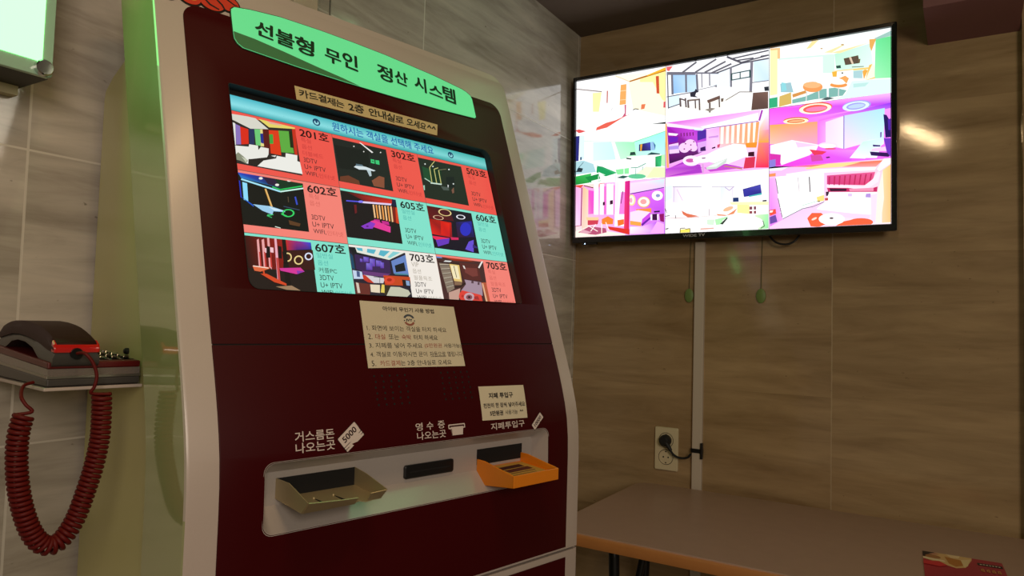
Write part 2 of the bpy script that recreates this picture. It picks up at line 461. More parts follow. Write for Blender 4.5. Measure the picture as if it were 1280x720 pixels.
# steel cabinet behind the housing
cab = [(-0.02, 0.0), (-0.317, 0.0), (-0.317, 1.484), (-0.313, 1.497), (-0.278, 1.512), (-0.200, 1.532), (-0.135, 1.532)]
cb = MB().loft([[KP(x, v, z) for v, z in [(-0.305 if False else a, b) for a, b in [(-0.047, 0.03), (-0.317, 0.03), (-0.317, 1.484), (-0.312, 1.498), (-0.280, 1.511), (-0.226, 1.523), (-0.20, 1.45), (-0.09, 1.14), (-0.047, 0.98)]]] for x in (-0.080, 0.5255)])
obj('steel_cabinet', cb, M_cab2, kiosk, bevel=0.003, label='beige steel cabinet body')
obj('cabinet_screw', MB().tube([KP(-0.080, -0.148, 1.1385), KP(-0.0832, -0.148, 1.1385), KP(-0.0850, -0.148, 1.1385)], [0.004, 0.004, 0.0025], 14), M_black, kiosk)
# lower cabinet door with its silver edge
lower = obj('lower_housing', slab(UL, UR - 0.001, 0.03, 0.8315, 0.0, -TH, 0.004, 0.0, 0.009), M_silver, kiosk, smooth=True, angle=24)
steel_sides(lower)
obj('lower_door', slab(-0.050, 0.4985, 0.06, 0.8225, 0.0016, -0.004, 0.001), M_maroon, kiosk, label='maroon lower door')
obj('housing_gap', MB().box(KP(UL + .004, -0.045, 0.8305), KP(UR - .004, 0.060, 0.836)), M_gap, kiosk)
obj('plinth', MB().box(KP(-0.07, -0.30, 0), KP(0.515, 0.045, 0.034)), M_black, kiosk)

obj('panel_seam', slab(-0.0495, 0.498, 1.1525, 1.1556, 0.0006, -0.004, 0.0003), M_gap, kiosk)
upper = obj('screen_panel', slab(-0.050, 0.4985, 1.1548, 1.5765, 0.0016, -0.004, 0.001, 0.022), M_maroon, kiosk, label='maroon panel around the screen')
cut(upper, opening(SCR, 0.02, 0.0132))
mid = obj('service_panel', slab(-0.050, 0.4985, 0.8385, 1.1532, 0.0016, -0.004, 0.001), M_maroon, kiosk, label='maroon panel with money slots')
cut(mid, tray_cut())
for o in (upper, mid):
    for p in o.data.polygons: p.use_smooth = True
    o.data.set_sharp_from_angle(angle=math.radians(24))

# ---- screen: black bezel pocket, glass with the booking page
def inset(P, d):
    cx = sum(p[0] for p in P) / len(P); cy = sum(p[1] for p in P) / len(P)
    return [(x + (d if x < cx else -d), y + (d if y < cy else -d)) for x, y in P]
def onface(P, d): return [KP(x, vp(z) + NV * d, z + NZ * d) for x, z in P]
Pi = inset(SCR, 0.0006)
pocket = MB()
pocket.loft([onface(SCR, 0.0018), onface(inset(SCR, -0.0018), 0.0022), onface(inset(SCR, -0.002), 0.0014)], caps=False) if False else None
pocket.loft([onface(SCR, 0.0022), onface(Pi, 0.0022), onface(Pi, -0.0112), onface(SCR, -0.0130)], caps=False)
n = len(SCR); k0 = len(pocket.v); pocket.v += onface(Pi, -0.0112); pocket.f.append(tuple(range(k0, k0 + n)))
screen = obj('touch_screen', pocket, M_rubber, kiosk, label='recessed touch screen showing nine rooms')

D = 0.0105
LIT = (-0.0030, 0.4455, 1.2168, 1.4695)
def scr(s, t, h):
    u = LIT[0] + s * (LIT[1] - LIT[0]); z = LIT[2] + t * (LIT[3] - LIT[2])
    v = vp(1.3) + (z - 1.3) * (-.3438)
    d = -D + h
    return KP(u, v + NV * d - 0.00402 * 0, z + NZ * d)
M_kscreen = picture_mat('kiosk_screen_picture', 0.95, 0.5)
HK = homography([(279.63, 116.11), (605.67, 198.22), (645.45, 382.68), (305.17, 365.03)], ((0, 1), (1, 1), (1, -.001), (0, -.001)))
RED, RED2, MINT, CREAM = 'f2584c', 'f98578', '86e6cf', 'f6efe6'

def fit_inside(fl): return fl
# header bar
fl = Flat(scr)
HB = 0.915
fl.poly([(0, HB), (1, HB), (1, HB + .035), (0, HB + .035)], '000000', [lin('2fa6b0'), lin('2f9c98'), lin('7fd9d6'), lin('8fe6ee')])
fl.poly([(0, HB + .035), (1, HB + .035), (1, 1), (0, 1)], '000000', [lin('8fe6ee'), lin('7fd9d6'), lin('3fb4ac'), lin('47bccd')])
fl.text('원하시는 객실을 선택해 주세요', .340, .936, .745, .988, '1b5aa8', .012)
for cx in (.285, .825):
    fl.poly([(cx + x * .013, .962 + y * .021) for x, y in circ(0, 0, 1)], '0f3f66')
    fl.poly([(cx + x * .008, .960 + y * .012) for x, y in circ(0, 0, 1)], '9fe8ee')
    fl.poly([(cx + x * .004, .966 + y * .010) for x, y in circ(0, 0, 1)], '0f3f66')
fl.build('header_bar', M_kscreen, screen, 'turquoise header bar of the screen')

CW, CH = 1 / 3.0, 0.0795 / 0.2527
rooms = [('201호', RED, ['특실', '옵션', '더블베드', '3DTV', 'U+ IPTV', 'WIFI,인터넷']),
         ('302호', RED, ['특실', '옵션', '', '3DTV', 'U+ IPTV', 'WIFI,인터넷']),
         ('503호', RED, ['특실', '옵션', '', '3DTV', 'U+ IPTV', 'WIFI,인터넷']),
         ('602호', RED2, ['특실', '옵션', '', '3DTV', 'U+ IPTV', 'WIFI,인터넷']),
         ('605호', MINT, ['일반실', '옵션', '', '3DTV', 'U+ IPTV', 'WIFI,인터넷']),
         ('606호', MINT, ['일반실', '옵션', '', '3DTV', 'U+ IPTV', 'WIFI,인터넷']),
         ('607호', MINT, ['일반실', '옵션', '커플PC', '3DTV', 'U+ IPTV', 'WIFI,인터넷']),
         ('703호', CREAM, ['VIP', '옵션', '월풀욕조', '3DTV', 'U+ IPTV', 'WIFI,인터넷']),
         ('705호', RED2, ['특실', '옵션', '월풀욕조', '3DTV', 'U+ IPTV', 'WIFI,인터넷'])]
LABEL = {'201호': 'bright room with coloured stripes', '302호': 'dark room with a green sign', '503호': 'dark room with green pillars', '602호': 'dark room with a green ring light', '605호': 'dark room with a pink bed',
         '606호': 'red and blue room with ring lamps', '607호': 'red room with hanging tubes', '703호': 'lounge with red chairs', '705호': 'brown room with a red table'}
FAINT = {RED: 'c83c3a', RED2: 'd8685e', MINT: '55b5ac', CREAM: 'b5ab9c'}
def kpic(no, T):
    if no == '201호':
        T = T(280, 130, 110 / 834); p = T.p
        p('2b2724', 50, 90, 670, 230, 740, 680, 110, 560); p('dcdccf', 50, 90, 290, 130, 420, 240, 250, 235, 60, 140)
        p('e9d86a', 320, 140, 670, 225, 670, 238, 425, 222); p('e8b09a', 400, 160, 520, 190, 560, 210, 440, 190)
        p('e6e6e0', 62, 165, 105, 185, 112, 390, 85, 390); p('8d74c0', 105, 190, 150, 210, 160, 385, 115, 385)
        p('dc2a16', 150, 215, 228, 240, 232, 380, 162, 385); p('23305c', 232, 240, 285, 240, 285, 385, 240, 385)
        p('6ecb78', 285, 240, 345, 242, 350, 400, 300, 390); p('e7dc8a', 340, 242, 362, 242, 378, 405, 345, 402); p('1d2f8e', 340, 282, 368, 282, 374, 378, 346, 370)
        p('5a1512', 362, 240, 420, 242, 440, 480, 380, 440); p('e03a16', 420, 250, 512, 255, 540, 490, 440, 470); p('3ea63e', 425, 290, 460, 290, 465, 380, 430, 380)
        p('5fae42', 512, 255, 625, 262, 660, 470, 540, 460); p('1c2a12', 610, 262, 640, 262, 655, 420, 625, 415); p('c8301a', 640, 240, 672, 240, 695, 490, 665, 480)
        p('eeeee6', 85, 395, 230, 408, 235, 385, 318, 398, 322, 440, 345, 410, 420, 425, 418, 480, 395, 525, 230, 525, 225, 570, 190, 560, 100, 500)
        p('8a8f78', 100, 490, 130, 460, 180, 500, 222, 540, 205, 568, 150, 540, 105, 530); p('c9cdb6', 160, 500, 215, 530, 205, 560)
        p('26211e', 228, 528, 440, 505, 360, 545, 312, 592, 225, 572)
        p('f1f1ea', 312, 592, 370, 540, 490, 520, 495, 495, 578, 510, 580, 470, 690, 490, 690, 545, 715, 555, 740, 668)
        p('e6e6de', 440, 495, 490, 490, 480, 508)
    elif no == '302호':
        T = T(405, 160, 130 / 985); p = T.p
        p('1f2320', 55, 85, 585, 205, 655, 600, 130, 500); p('171a18', 100, 160, 420, 220, 430, 420, 140, 380)
        p('6b3a26', 150, 460, 230, 450, 330, 500, 340, 540, 150, 500); p('8a5038', 450, 500, 520, 455, 570, 470, 570, 570, 470, 550)
        p('f4f4f0', 330, 138, 345, 140, 465, 232, 452, 238); p('3ccc78', 440, 295, 475, 302, 478, 340, 442, 332); p('3ccc78', 484, 305, 520, 310, 524, 350, 488, 342)
        p('1f2320', 452, 312, 468, 315, 469, 322, 453, 319)
        p('d9e6ea', 280, 370, 310, 350, 400, 372, 485, 405, 470, 412, 400, 398, 330, 395); p('5c7480', 300, 340, 360, 350, 370, 365, 300, 360); p('b9ccd2', 400, 398, 440, 405, 448, 455, 430, 460)
        for x, y in ((280, 176), (373, 226), (532, 234)): T.e('e8e8e0', x, y, 6, 6)
    elif no == '503호':
        T = T(515, 190, 115 / 1035); p = T.p
        p('20261f', 35, 55, 550, 165, 640, 605, 120, 510); p('1c4a2c', 110, 160, 190, 190, 215, 340, 130, 300); p('13301d', 200, 180, 330, 200, 335, 360, 210, 350)
        p('15181a', 380, 280, 470, 280, 480, 400, 390, 400); p('4c5650', 320, 385, 410, 400, 415, 435, 350, 430); p('a9d9c0', 110, 380, 140, 375, 142, 432, 105, 420)
        for a in ((250, 105, 195, 175), (195, 175, 222, 350), (245, 195, 275, 355), (295, 205, 325, 362), (245, 195, 290, 180)): T.l('c8c478', 9, *a)
        T.l('cfe6d6', 14, 205, 350, 330, 366); T.l('b9ddc6', 9, 138, 298, 205, 340); T.l('8a8a64', 5, 295, 205, 380, 195)
        p('7d5444', 440, 430, 465, 400, 470, 460, 450, 470); p('dfe3e3', 395, 370, 408, 375, 405, 402, 398, 400)
        for x, y in ((142, 138), (230, 165), (410, 200), (460, 362)): T.e('dfe9e2', x, y, 8, 8)
    elif no == '602호':
        T = T(290, 210, 150 / 1200); p = T.p
        p('121512', 48, 35, 705, 155, 770, 640, 100, 562)
        T.g((48, 35, '2a2fc0'), (400, 100, '1c1c50'), (500, 210, '123b20'), (90, 100, '2a86d8')); p('12351f', 400, 100, 705, 155, 710, 175, 500, 210); p('2b1d3a', 300, 82, 420, 100, 480, 190, 360, 165)
        T.l('a8ecff', 16, 90, 112, 480, 236); T.l('2ad060', 12, 400, 190, 480, 218, 700, 182); T.l('cffff0', 14, 480, 238, 710, 205)
        p('2a34c8', 52, 120, 78, 130, 95, 300, 75, 290); p('8fe0ff', 100, 140, 148, 155, 160, 335, 115, 320); p('1f5ad0', 75, 280, 210, 370, 215, 392, 150, 340)
        T.l('e0a848', 18, 330, 210, 396, 395); T.l('e8c890', 6, 334, 215, 398, 390); T.l('3a50c8', 16, 628, 290, 648, 370); T.l('5a4a36', 8, 556, 290, 562, 345)
        p('9fd0f0', 205, 365, 380, 385, 520, 430, 530, 445, 410, 435, 400, 470, 300, 430); p('d5f0ff', 360, 390, 520, 432, 420, 430); T.l('40d878', 6, 350, 470, 410, 470, 345, 480, 395, 500)
        T.r('38d868', 558, 455, 62, 40, 16); p('38d868', 485, 455, 545, 480, 550, 495, 490, 470); p('5c3c22', 560, 525, 680, 560, 670, 590, 570, 570)
        T.l('3a5068', 8, 510, 388, 670, 425); T.l('e0f0e0', 8, 425, 590, 480, 605)
        for x, y in ((282, 108), (565, 130), (445, 174)): T.e('f4f4e8', x, y, 20, 12)
    elif no == '605호':
        T = T(415, 225, 130 / 1040); p = T.p
        p('1d1518', 60, 95, 635, 195, 705, 640, 140, 570); T.g((130, 115, '2a1618'), (600, 195, 'c01c10'), (595, 240, 'e03428'), (330, 215, '80181c')); p('1b1d52', 140, 200, 290, 215, 290, 228, 140, 212)
        T.l('5a58e8', 12, 140, 208, 300, 220); T.l('e8d8f8', 18, 300, 222, 590, 246); T.e('8a80ff', 285, 218, 26, 12); p('1a1c3c', 595, 195, 635, 200, 640, 265, 600, 260)
        p('7a1f16', 600, 270, 640, 275, 665, 440, 610, 420); p('d8401c', 630, 275, 648, 278, 668, 440, 640, 430)
        for i in range(7): T.l('f0a050' if i % 2 else 'f8c890', 15, 410 + i * 29, 248 + i * 3, 428 + i * 29, 380 + i * 7)
        p('6a1a20', 215, 250, 240, 250, 245, 330, 225, 340); p('c82a90', 415, 395, 470, 400, 480, 430, 420, 420); p('c82a90', 490, 410, 560, 420, 570, 455, 500, 440)
        p('e83a9a', 380, 415, 420, 405, 580, 470, 580, 530, 400, 470); p('8a3ac8', 285, 465, 380, 420, 430, 440, 400, 490, 320, 490); T.e('5a1a78', 348, 466, 14, 8)
    elif no == '606호':
        T = T(525, 250, 110 / 990); p = T.p
        p('1a1022', 48, 58, 575, 150, 665, 605, 145, 535); T.g((50, 58, '5a0c14'), (330, 110, '3a0c20'), (380, 240, '50101e'), (85, 200, '6a0d12'))
        T.g((85, 205, 'a01410'), (350, 255, 'd01c10'), (360, 425, '8a1020'), (120, 380, 'f0241a')); T.g((230, 240, 'd81a10'), (330, 265, 'f02414'), (335, 420, 'c81420'), (235, 390, 'e02018'))
        T.g((400, 250, '281a4a'), (575, 240, '2a28a0'), (610, 420, '201a50'), (420, 420, '3a1030')); T.e('2e2ec0', 510, 330, 62, 75)
        p('f02858', 120, 400, 330, 430, 330, 440, 180, 450, 130, 420); p('6a38c0', 175, 450, 330, 432, 320, 490, 200, 525); p('d82860', 340, 420, 430, 425, 430, 450, 350, 450)
        p('6a50d8', 545, 470, 600, 450, 600, 590, 505, 555); p('3a2a78', 590, 500, 640, 530, 640, 545, 590, 540)
        T.r('f0d890', 276, 143, 75, 38, 14, 12); T.r('f0c8a0', 202, 200, 60, 24, 10, 10); T.r('f4f4ff', 454, 194, 52, 25, 14, 8)
    elif no == '607호':
        T = T(295, 285, 150 / 1200); p = T.p
        p('231a16', 68, 55, 745, 130, 815, 665, 150, 610, 120, 560); T.g((90, 70, '40100c'), (480, 110, 'a02018'), (470, 420, '80180f'), (110, 400, '201210'))
        T.g((490, 112, 'd03018'), (600, 120, 'a03080'), (610, 220, '50207a'), (500, 225, 'c02a18')); T.g((600, 120, 'a03080'), (745, 130, '3850e8'), (750, 215, '2a309a'), (610, 220, '50207a'))
        p('3a1712', 500, 228, 765, 222, 790, 420, 520, 420); p('1a1310', 455, 100, 492, 104, 555, 625, 500, 618)
        for x, w in ((215, 20), (265, 24), (318, 22)): p('f0a8a8', x - w / 2, 120 if x < 300 else 92, x + w / 2, 110 if x < 300 else 92, x + w / 2 + 26, 390 + (x - 215) * .25, x - w / 2 + 22, 390)
        for x, w in ((232, 14), (282, 16), (338, 16)): p('c83a34', x - w / 2 + 2, 240, x + w / 2, 240, x + w / 2 + 14, 395, x - w / 2 + 14, 395)
        p('f0b0c0', 378, 90, 400, 92, 440, 540, 412, 540); p('c84a48', 396, 300, 420, 300, 442, 540, 418, 540)
        p('f8c8d0', 285, 200, 300, 205, 305, 250, 288, 250); p('f8c8d0', 335, 195, 370, 200, 372, 250, 340, 245); p('1a1010', 300, 180, 335, 190, 340, 300, 300, 300); p('1a1010', 415, 180, 450, 190, 455, 310, 420, 305)
        p('e06a40', 160, 380, 330, 395, 330, 410, 240, 440, 180, 430); T.l('ffe0d0', 10, 165, 382, 320, 404); p('d84a24', 240, 460, 300, 460, 500, 560, 500, 580, 380, 545); T.l('d84a24', 16, 270, 430, 280, 480)
        p('d8389a', 430, 405, 640, 400, 680, 440, 600, 465, 440, 430); p('8a3ab0', 600, 430, 680, 435, 610, 465)
        T.r('f0d890', 620, 325, 46, 46, 13); T.r('dfe8ff', 720, 288, 40, 38, 14); T.r('f0d890', 510, 296, 42, 46, 12); p('1a1310', 455, 240, 498, 240, 512, 350, 470, 350); p('a08060', 390, 590, 550, 580, 640, 630, 500, 622)
    elif no == '703호':
        T = T(425, 300, 125 / 1125); p = T.p
        p('2a2430', 82, 65, 730, 140, 815, 660, 160, 620); p('e8ecdf', 130, 70, 730, 140, 550, 225, 190, 140)
        p('5ab8cc', 170, 75, 245, 82, 255, 128, 200, 118); p('5ab8cc', 305, 88, 410, 98, 380, 158, 300, 140); p('5ab8cc', 455, 105, 570, 118, 490, 188, 430, 168); p('8ad4d8', 600, 125, 690, 132, 560, 205, 530, 195)
        p('1b1c20', 82, 66, 165, 75, 190, 145, 545, 225, 560, 240, 160, 180); p('1e4a68', 88, 120, 140, 180, 165, 330, 125, 320)
        p('3c2552', 160, 160, 555, 235, 570, 385, 240, 350, 180, 330)
        for x, y, w, h in ((260, 190, 60, 60), (330, 210, 60, 90), (400, 230, 60, 70), (290, 260, 70, 80), (450, 250, 40, 70), (220, 210, 30, 40)): T.g((x, y, '8a78e0'), (x + w, y + 8, '5a48c0'), (x + w, y + h, '6a3aa8'), (x, y + h, '48309a'))
        p('6a88c8', 570, 240, 730, 170, 770, 400, 600, 380); p('1a1d20', 610, 290, 715, 255, 735, 350, 625, 365); p('4a8a98', 610, 375, 760, 385, 762, 398, 612, 392)
        p('c8d8f0', 130, 340, 240, 360, 260, 440, 150, 440); p('4a5a88', 180, 350, 215, 360, 220, 420, 185, 415); p('6a3a78', 240, 350, 560, 385, 500, 420, 260, 395)
        p('d8d4d8', 260, 395, 500, 430, 480, 490, 350, 485); p('c83a24', 245, 395, 280, 400, 380, 490, 310, 480, 260, 450); p('c84a20', 480, 400, 780, 420, 790, 520, 500, 510)
        T.e('e04a30', 550, 458, 60, 42); T.e('a82818', 548, 452, 28, 18); T.l('2a2a2c', 6, 370, 418, 500, 430); T.l('2a2a2c', 5, 440, 430, 440, 490); p('2a1a18', 690, 450, 780, 460, 790, 530, 700, 520); p('8aa8d0', 730, 460, 770, 465, 780, 520, 740, 515)
        p('6a3028', 160, 480, 330, 500, 330, 620, 170, 615); p('d8c8b8', 170, 480, 200, 490, 220, 600, 190, 600); p('eadcc0', 330, 505, 440, 510, 440, 600, 340, 590); p('e8d060', 460, 505, 490, 508, 495, 600, 450, 595); p('3a3020', 495, 515, 560, 520, 520, 630, 490, 620)
        p('c8c8b0', 560, 530, 660, 535, 760, 570, 785, 610, 740, 650, 540, 640, 515, 630)
    else:
        T = T(540, 315, 120 / 1152); p = T.p
        p('4a2c2a', 35, 50, 610, 120, 690, 615, 130, 585); T.g((130, 55, 'c03a1c'), (400, 85, 'e06a28'), (520, 125, '602018'), (260, 105, '8a2c18')); p('6a8ad0', 35, 48, 110, 55, 120, 75, 40, 70); p('3a2422', 45, 110, 330, 130, 380, 200, 90, 130)
        p('8a7a6a', 80, 130, 200, 145, 270, 440, 185, 490)
        for i in range(6): T.l('3a3430', 5, 95 + i * 15, 165 + i * 50, 205 + i * 11, 165 + i * 46); T.l('d8d0b8', 5, 90 + i * 16, 150 + i * 55, 200 + i * 11, 150 + i * 50)
        p('e8c878', 200, 145, 320, 160, 355, 370, 260, 350); p('f8ecc0', 215, 160, 300, 170, 330, 330, 250, 320); T.l('2a2420', 7, 255, 170, 290, 310); p('8a6a50', 260, 350, 350, 360, 350, 400, 265, 400); T.l('2a2018', 14, 262, 425, 330, 420, 400, 370)
        p('5a2a26', 320, 130, 540, 150, 590, 350, 380, 330, 340, 220); p('7a3c36', 380, 190, 530, 200, 545, 290, 480, 300, 390, 250); p('f0e8e0', 360, 165, 380, 170, 395, 210, 375, 200); p('f4f0ea', 585, 115, 605, 118, 560, 200, 545, 190); p('e8ece8', 150, 105, 230, 112, 210, 125, 130, 120)
        p('a890a0', 380, 335, 590, 370, 600, 530, 340, 470, 400, 390); p('5a4048', 465, 345, 490, 350, 490, 382, 462, 378); p('5a4048', 540, 365, 562, 368, 560, 400, 538, 398); p('b85a3c', 580, 370, 640, 370, 692, 615, 640, 612); p('e8b890', 590, 380, 605, 380, 660, 612, 640, 612)
        p('c8a090', 190, 490, 330, 440, 310, 590, 200, 590); p('e04438', 320, 500, 350, 465, 580, 520, 600, 605, 345, 595, 310, 540); T.e('c8a8b0', 435, 545, 62, 52); T.e('8a5058', 435, 548, 38, 30); T.e('14100f', 435, 547, 14, 12); p('a83030', 490, 540, 540, 535, 560, 580, 500, 575); T.e('b83028', 355, 535, 14, 16)

for i, (no, bgc, lines) in enumerate(rooms):
    cx, cy = i % 3, i // 3
    x0, x1 = cx * CW, (cx + 1) * CW; y1 = HB - cy * CH; y0 = max(y1 - CH, 0.0)
    f = Flat(scr); f.clip = (x0, y0, x1, y1)
    def q(p, t): return (x0 + p * CW, y1 - t * CH)
    f.poly([(x0, y0), (x1, y0), (x1, y1), (x0, y1)], bgc)
    f.poly([(x0, y1), (x1, y1), (x1, y1 - .003), (x0, y1 - .003)], '5a5048'); f.poly([(x0, y0), (x0 + .0016, y0), (x0 + .0016, y1), (x0, y1)], '6a5a50')
    f.clip = (x0 + .0012, max(y1 - .915 * CH, 0.0), x0 + .643 * CW, y1 - .05 * CH)
    kpic(no, lambda a, b, k: Trace(f, HK, a, b, k))
    f.clip = None
    a, b = q(.662, .195), q(.955, .045); f.text(no, a[0], a[1], b[0], b[1], '1c1416' if bgc not in (RED,) else '2a0a0c', .022)
    for j, ln in enumerate(lines):
        if not ln: continue
        w = {'특실': .10, '옵션': .10, 'VIP': .085, '일반실': .155, '더블베드': .205, '월풀욕조': .22, '커플PC': .175, '3DTV': .135, 'U+ IPTV': .21, 'WIFI,인터넷': .292}[ln]
        t1 = .258 + j * .121
        if y1 - (t1 + .02) * CH < 0.0: continue
        a, b = q(.664, t1 + .042), q(.664 + w, t1 - .042)
        if a[1] < 0.002: a = (a[0], 0.002)
        if ln.startswith('WIFI'):
            m_ = a[0] + (b[0] - a[0]) * .42
            f.text('WIFI,', a[0], a[1], m_, b[1], '2a2428', .004); f.text('인터넷', m_ + .003, a[1], b[0], b[1], FAINT[bgc])
        else:
            f.text(ln, a[0], a[1], b[0], b[1], FAINT[bgc] if j < 3 and ln not in ('커플PC',) else '2a2428', .006 if j > 2 else 0.0)
    f.build('room_tile', M_kscreen, screen, 'screen tile of room %s, %s' % (no, LABEL[no]))

# ---- lit sign at the top
SIGN = [(0.013, 1.553), (0.0135, 1.545), (0.017, 1.539), (0.024, 1.5345), (0.10, 1.5305), (0.174, 1.5290), (0.26, 1.5292), (0.35, 1.5312), (0.427, 1.5345), (0.4305, 1.537), (0.4307, 1.545), (0.4305, 1.568), (0.428, 1.5745), (0.420, 1.579), (0.410, 1.582),
        (0.35, 1.590), (0.257, 1.5975), (0.20, 1.600), (0.146, 1.601), (0.084, 1.600), (0.04, 1.5950), (0.018, 1.5905), (0.0135, 1.586), (0.013, 1.58)]
cxs, czs = 0.222, 1.565
def grow(P, d): return [(x + d * (1 if x > cxs else -1), z + d * (1 if z > czs else -1)) for x, z in P]
sign = obj('lit_sign', MB().loft([onface(grow(SIGN, .0012), 0.0), onface(grow(SIGN, .0012), 0.0030), onface(SIGN, 0.0036)]), M_signlit, kiosk, label='lit green sign panel with hand-brushed lettering')
def fsurf(u, z, h, extra=0.0): d = h + extra; return KP(u, vp(z) + NV * d, z + NZ * d)
rim = MB().loft([onface(grow(SIGN, .0022), 0.0), onface(grow(SIGN, .0022), 0.0026), onface(grow(SIGN, .0012), 0.0028), onface(grow(SIGN, .0012), 0.0)])
obj('sign_rim', rim, mat('dark_green_rim', '16331d', 0.5), sign)
dim = [(0.0131, 1.5550), (0.0131, 1.5530), (0.0136, 1.545), (0.0171, 1.539), (0.0241, 1.5346), (0.10, 1.5306), (0.174, 1.5291), (0.200, 1.5291), (0.17, 1.5330), (0.13, 1.5385), (0.08, 1.5465), (0.04, 1.5520)]  # unlit wedge of the sign, its dimness painted as a darker strip
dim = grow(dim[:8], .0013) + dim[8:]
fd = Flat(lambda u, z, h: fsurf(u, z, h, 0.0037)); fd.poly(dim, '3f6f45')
fd.build('sign_shadow_strip', M_signdim, sign, 'darker green strip painted where the lower left of the sign is unlit')
ft = Flat(lambda u, z, h: fsurf(u, z, h, 0.0042))
for ch, ua, ub, za, zb in (('선', .043, .068, 1.558, 1.5805), ('불', .072, .098, 1.5545, 1.5790), ('형', .101, .129, 1.5520, 1.5780), ('무', .146, .171, 1.5520, 1.5745), ('인', .176, .200, 1.5510, 1.5765),
                           ('정', .236, .264, 1.5505, 1.5755), ('산', .268, .292, 1.5520, 1.5750), ('시', .306, .330, 1.5515, 1.5765), ('스', .334, .361, 1.5510, 1.5700), ('템', .364, .391, 1.5475, 1.5745)):
    ft.text(ch, ua, za, ub, zb, '0c3216', .034, .10)
    if ch in '형인산템': ft.build('lettering', M_print, sign, 'dark green brushed word'); ft = Flat(lambda u, z, h: fsurf(u, z, h, 0.0042))

# ---- white printed legends on the lower panel
def psurf(u, z, h): return KP(u, vp(z) + 0.0017 + h, z)
fw = Flat(psurf); W = 'd8c8c0'
fw.text('거스름돈', .034, 1.0462, .0835, 1.0572, W, .012); fw.text('나오는곳', .034, 1.0340, .0835, 1.0448, W, .012)
fw.build('printed_legend', M_whiteprint, kiosk, 'white printed legend over the change tray'); fw = Flat(psurf)
fw.text('영', .2015, 1.0440, .2125, 1.0535, W, .012); fw.text('수', .2190, 1.0440, .2300, 1.0535, W, .012); fw.text('증', .2375, 1.0440, .2490, 1.0535, W, .012)
fw.text('나오는곳', .2020, 1.0325, .2495, 1.0422, W, .012)
fw.build('printed_legend', M_whiteprint, kiosk, 'white printed legend beside the receipt icon'); fw = Flat(psurf)
fw.text('지폐투입구', .3330, 1.0335, .4010, 1.0430, W, .012)
fw.build('printed_legend', M_whiteprint, kiosk, 'white printed legend over the note mouth')
def icon(name, label, draw):
    f = Flat(psurf); draw(f); f.build(name, M_whiteprint, kiosk, label)
def note(f, cx, cz, w, h, a, txt, stack):
    c, s = math.cos(a), math.sin(a)
    R = lambda x, y: (cx + x * c - y * s, cz + x * s + y * c)
    for k in range(stack, -1, -1):
        o = (k * .0022, -k * .0026)
        f.poly([(R(x, y)[0] + o[0], R(x, y)[1] + o[1]) for x, y in rrect(-w / 2 - .0008, -h / 2 - .0008, w / 2 + .0008, h / 2 + .0008, .001, 2)], '2a0a0a')
        f.poly([(R(x, y)[0] + o[0], R(x, y)[1] + o[1]) for x, y in rrect(-w / 2, -h / 2, w / 2, h / 2, .001, 2)], W)
    vs, fs = glyphs(txt, .02); ax = min(p[0] for p in vs); bx = max(p[0] for p in vs); ay = min(p[1] for p in vs); by = max(p[1] for p in vs)
    f.tris([R(-w * .36 + (p[0] - ax) / (bx - ax) * w * .74, -h * .26 + (p[1] - ay) / (by - ay) * h * .54) for p in vs], fs, '2a0c0c')
icon('banknote_icon', 'white icon of stacked 5000 notes', lambda f: note(f, .1035, 1.0482, .030, .0135, math.radians(37), '5000', 2))
icon('banknote_icon', 'white icon of one 10000 note', lambda f: note(f, .4300, 1.0388, .027, .0100, math.radians(40), '10000', 0))
def printer(f):
    f.poly(rrect(.2555, 1.0415, .2850, 1.0475, .0012, 2), W); f.poly(rrect(.2570, 1.0430, .2835, 1.0460, .0008, 2), '3a0c10')
    f.poly([(.2590, 1.0440), (.2815, 1.0440), (.2800, 1.0330), (.2610, 1.0330)], W); f.poly([(.2600, 1.0415), (.2612, 1.0415), (.2618, 1.0332), (.2606, 1.0332)], '6a4a44')
icon('receipt_icon', 'white icon of a receipt leaving a slot', printer)

# ---- speaker holes
for ux, zz in ((.148, 1.1145), (.256, 1.1155)):
    g = MB()
    for r in range(6):
        for c in range(5):
            uu = ux + c * .0118 + (.0 if r % 2 == 0 else .0012); z = zz - r * .0070
            P = [(uu + x, z + y) for x, y in circ(0, 0, .0015, .0015, 8)]
            g.loft([[KP(x, vp(y) + .0010, y) for x, y in P], [KP(x, vp(y) + .0017, y) for x, y in P]])
    obj('speaker_grille', g, M_gap, kiosk)

# ---- money tray recess, slots and trays
rc = MB()
r0_ = [KP(x, vp(z) + .0018, z) for x, z in inset(TRO, -.0012)]; r1_ = [KP(x, vp(z) + .0012, z) for x, z in inset(TRO, .0006)]; r2_ = [KP(x, TRV, z) for x, z in TRI]; r3_ = [KP(x, TRV - .002, z) for x, z in TRI]
rc.loft([[KP(x, vp(z) - .003, z) for x, z in inset(TRO, -.0010)], r0_, r1_, r2_], caps=False)
k0 = len(rc.v); rc.v += r2_; rc.f.append(tuple(range(k0, k0 + len(r2_))))
recess = obj('slot_recess', rc, M_tray, kiosk, label='silver recess holding the money slots')
for p in recess.data.polygons: p.use_smooth = True
recess.data.set_sharp_from_angle(angle=math.radians(20))
obj('change_slot', MB().box(KP(.024, TRV - .003, .982), KP(.125, TRV + .0006, 1.0045)), M_gap, recess, label='black change slot')
obj('note_slot', MB().box(KP(.327, TRV - .003, .982), KP(.4185, TRV + .0006, 1.0040)), M_gap, recess, label='black note slot')
rs = obj('receipt_slot', MB().loft([[KP(x, v, z) for x, z in P] for P, v in ((rrect(.199, .9795, .2815, .9970, .003), TRV - .002), (rrect(.199, .9795, .2815, .9970, .003), TRV + .003), (rrect(.2005, .981, .280, .9955, .002), TRV + .0038))]), M_black, recess)
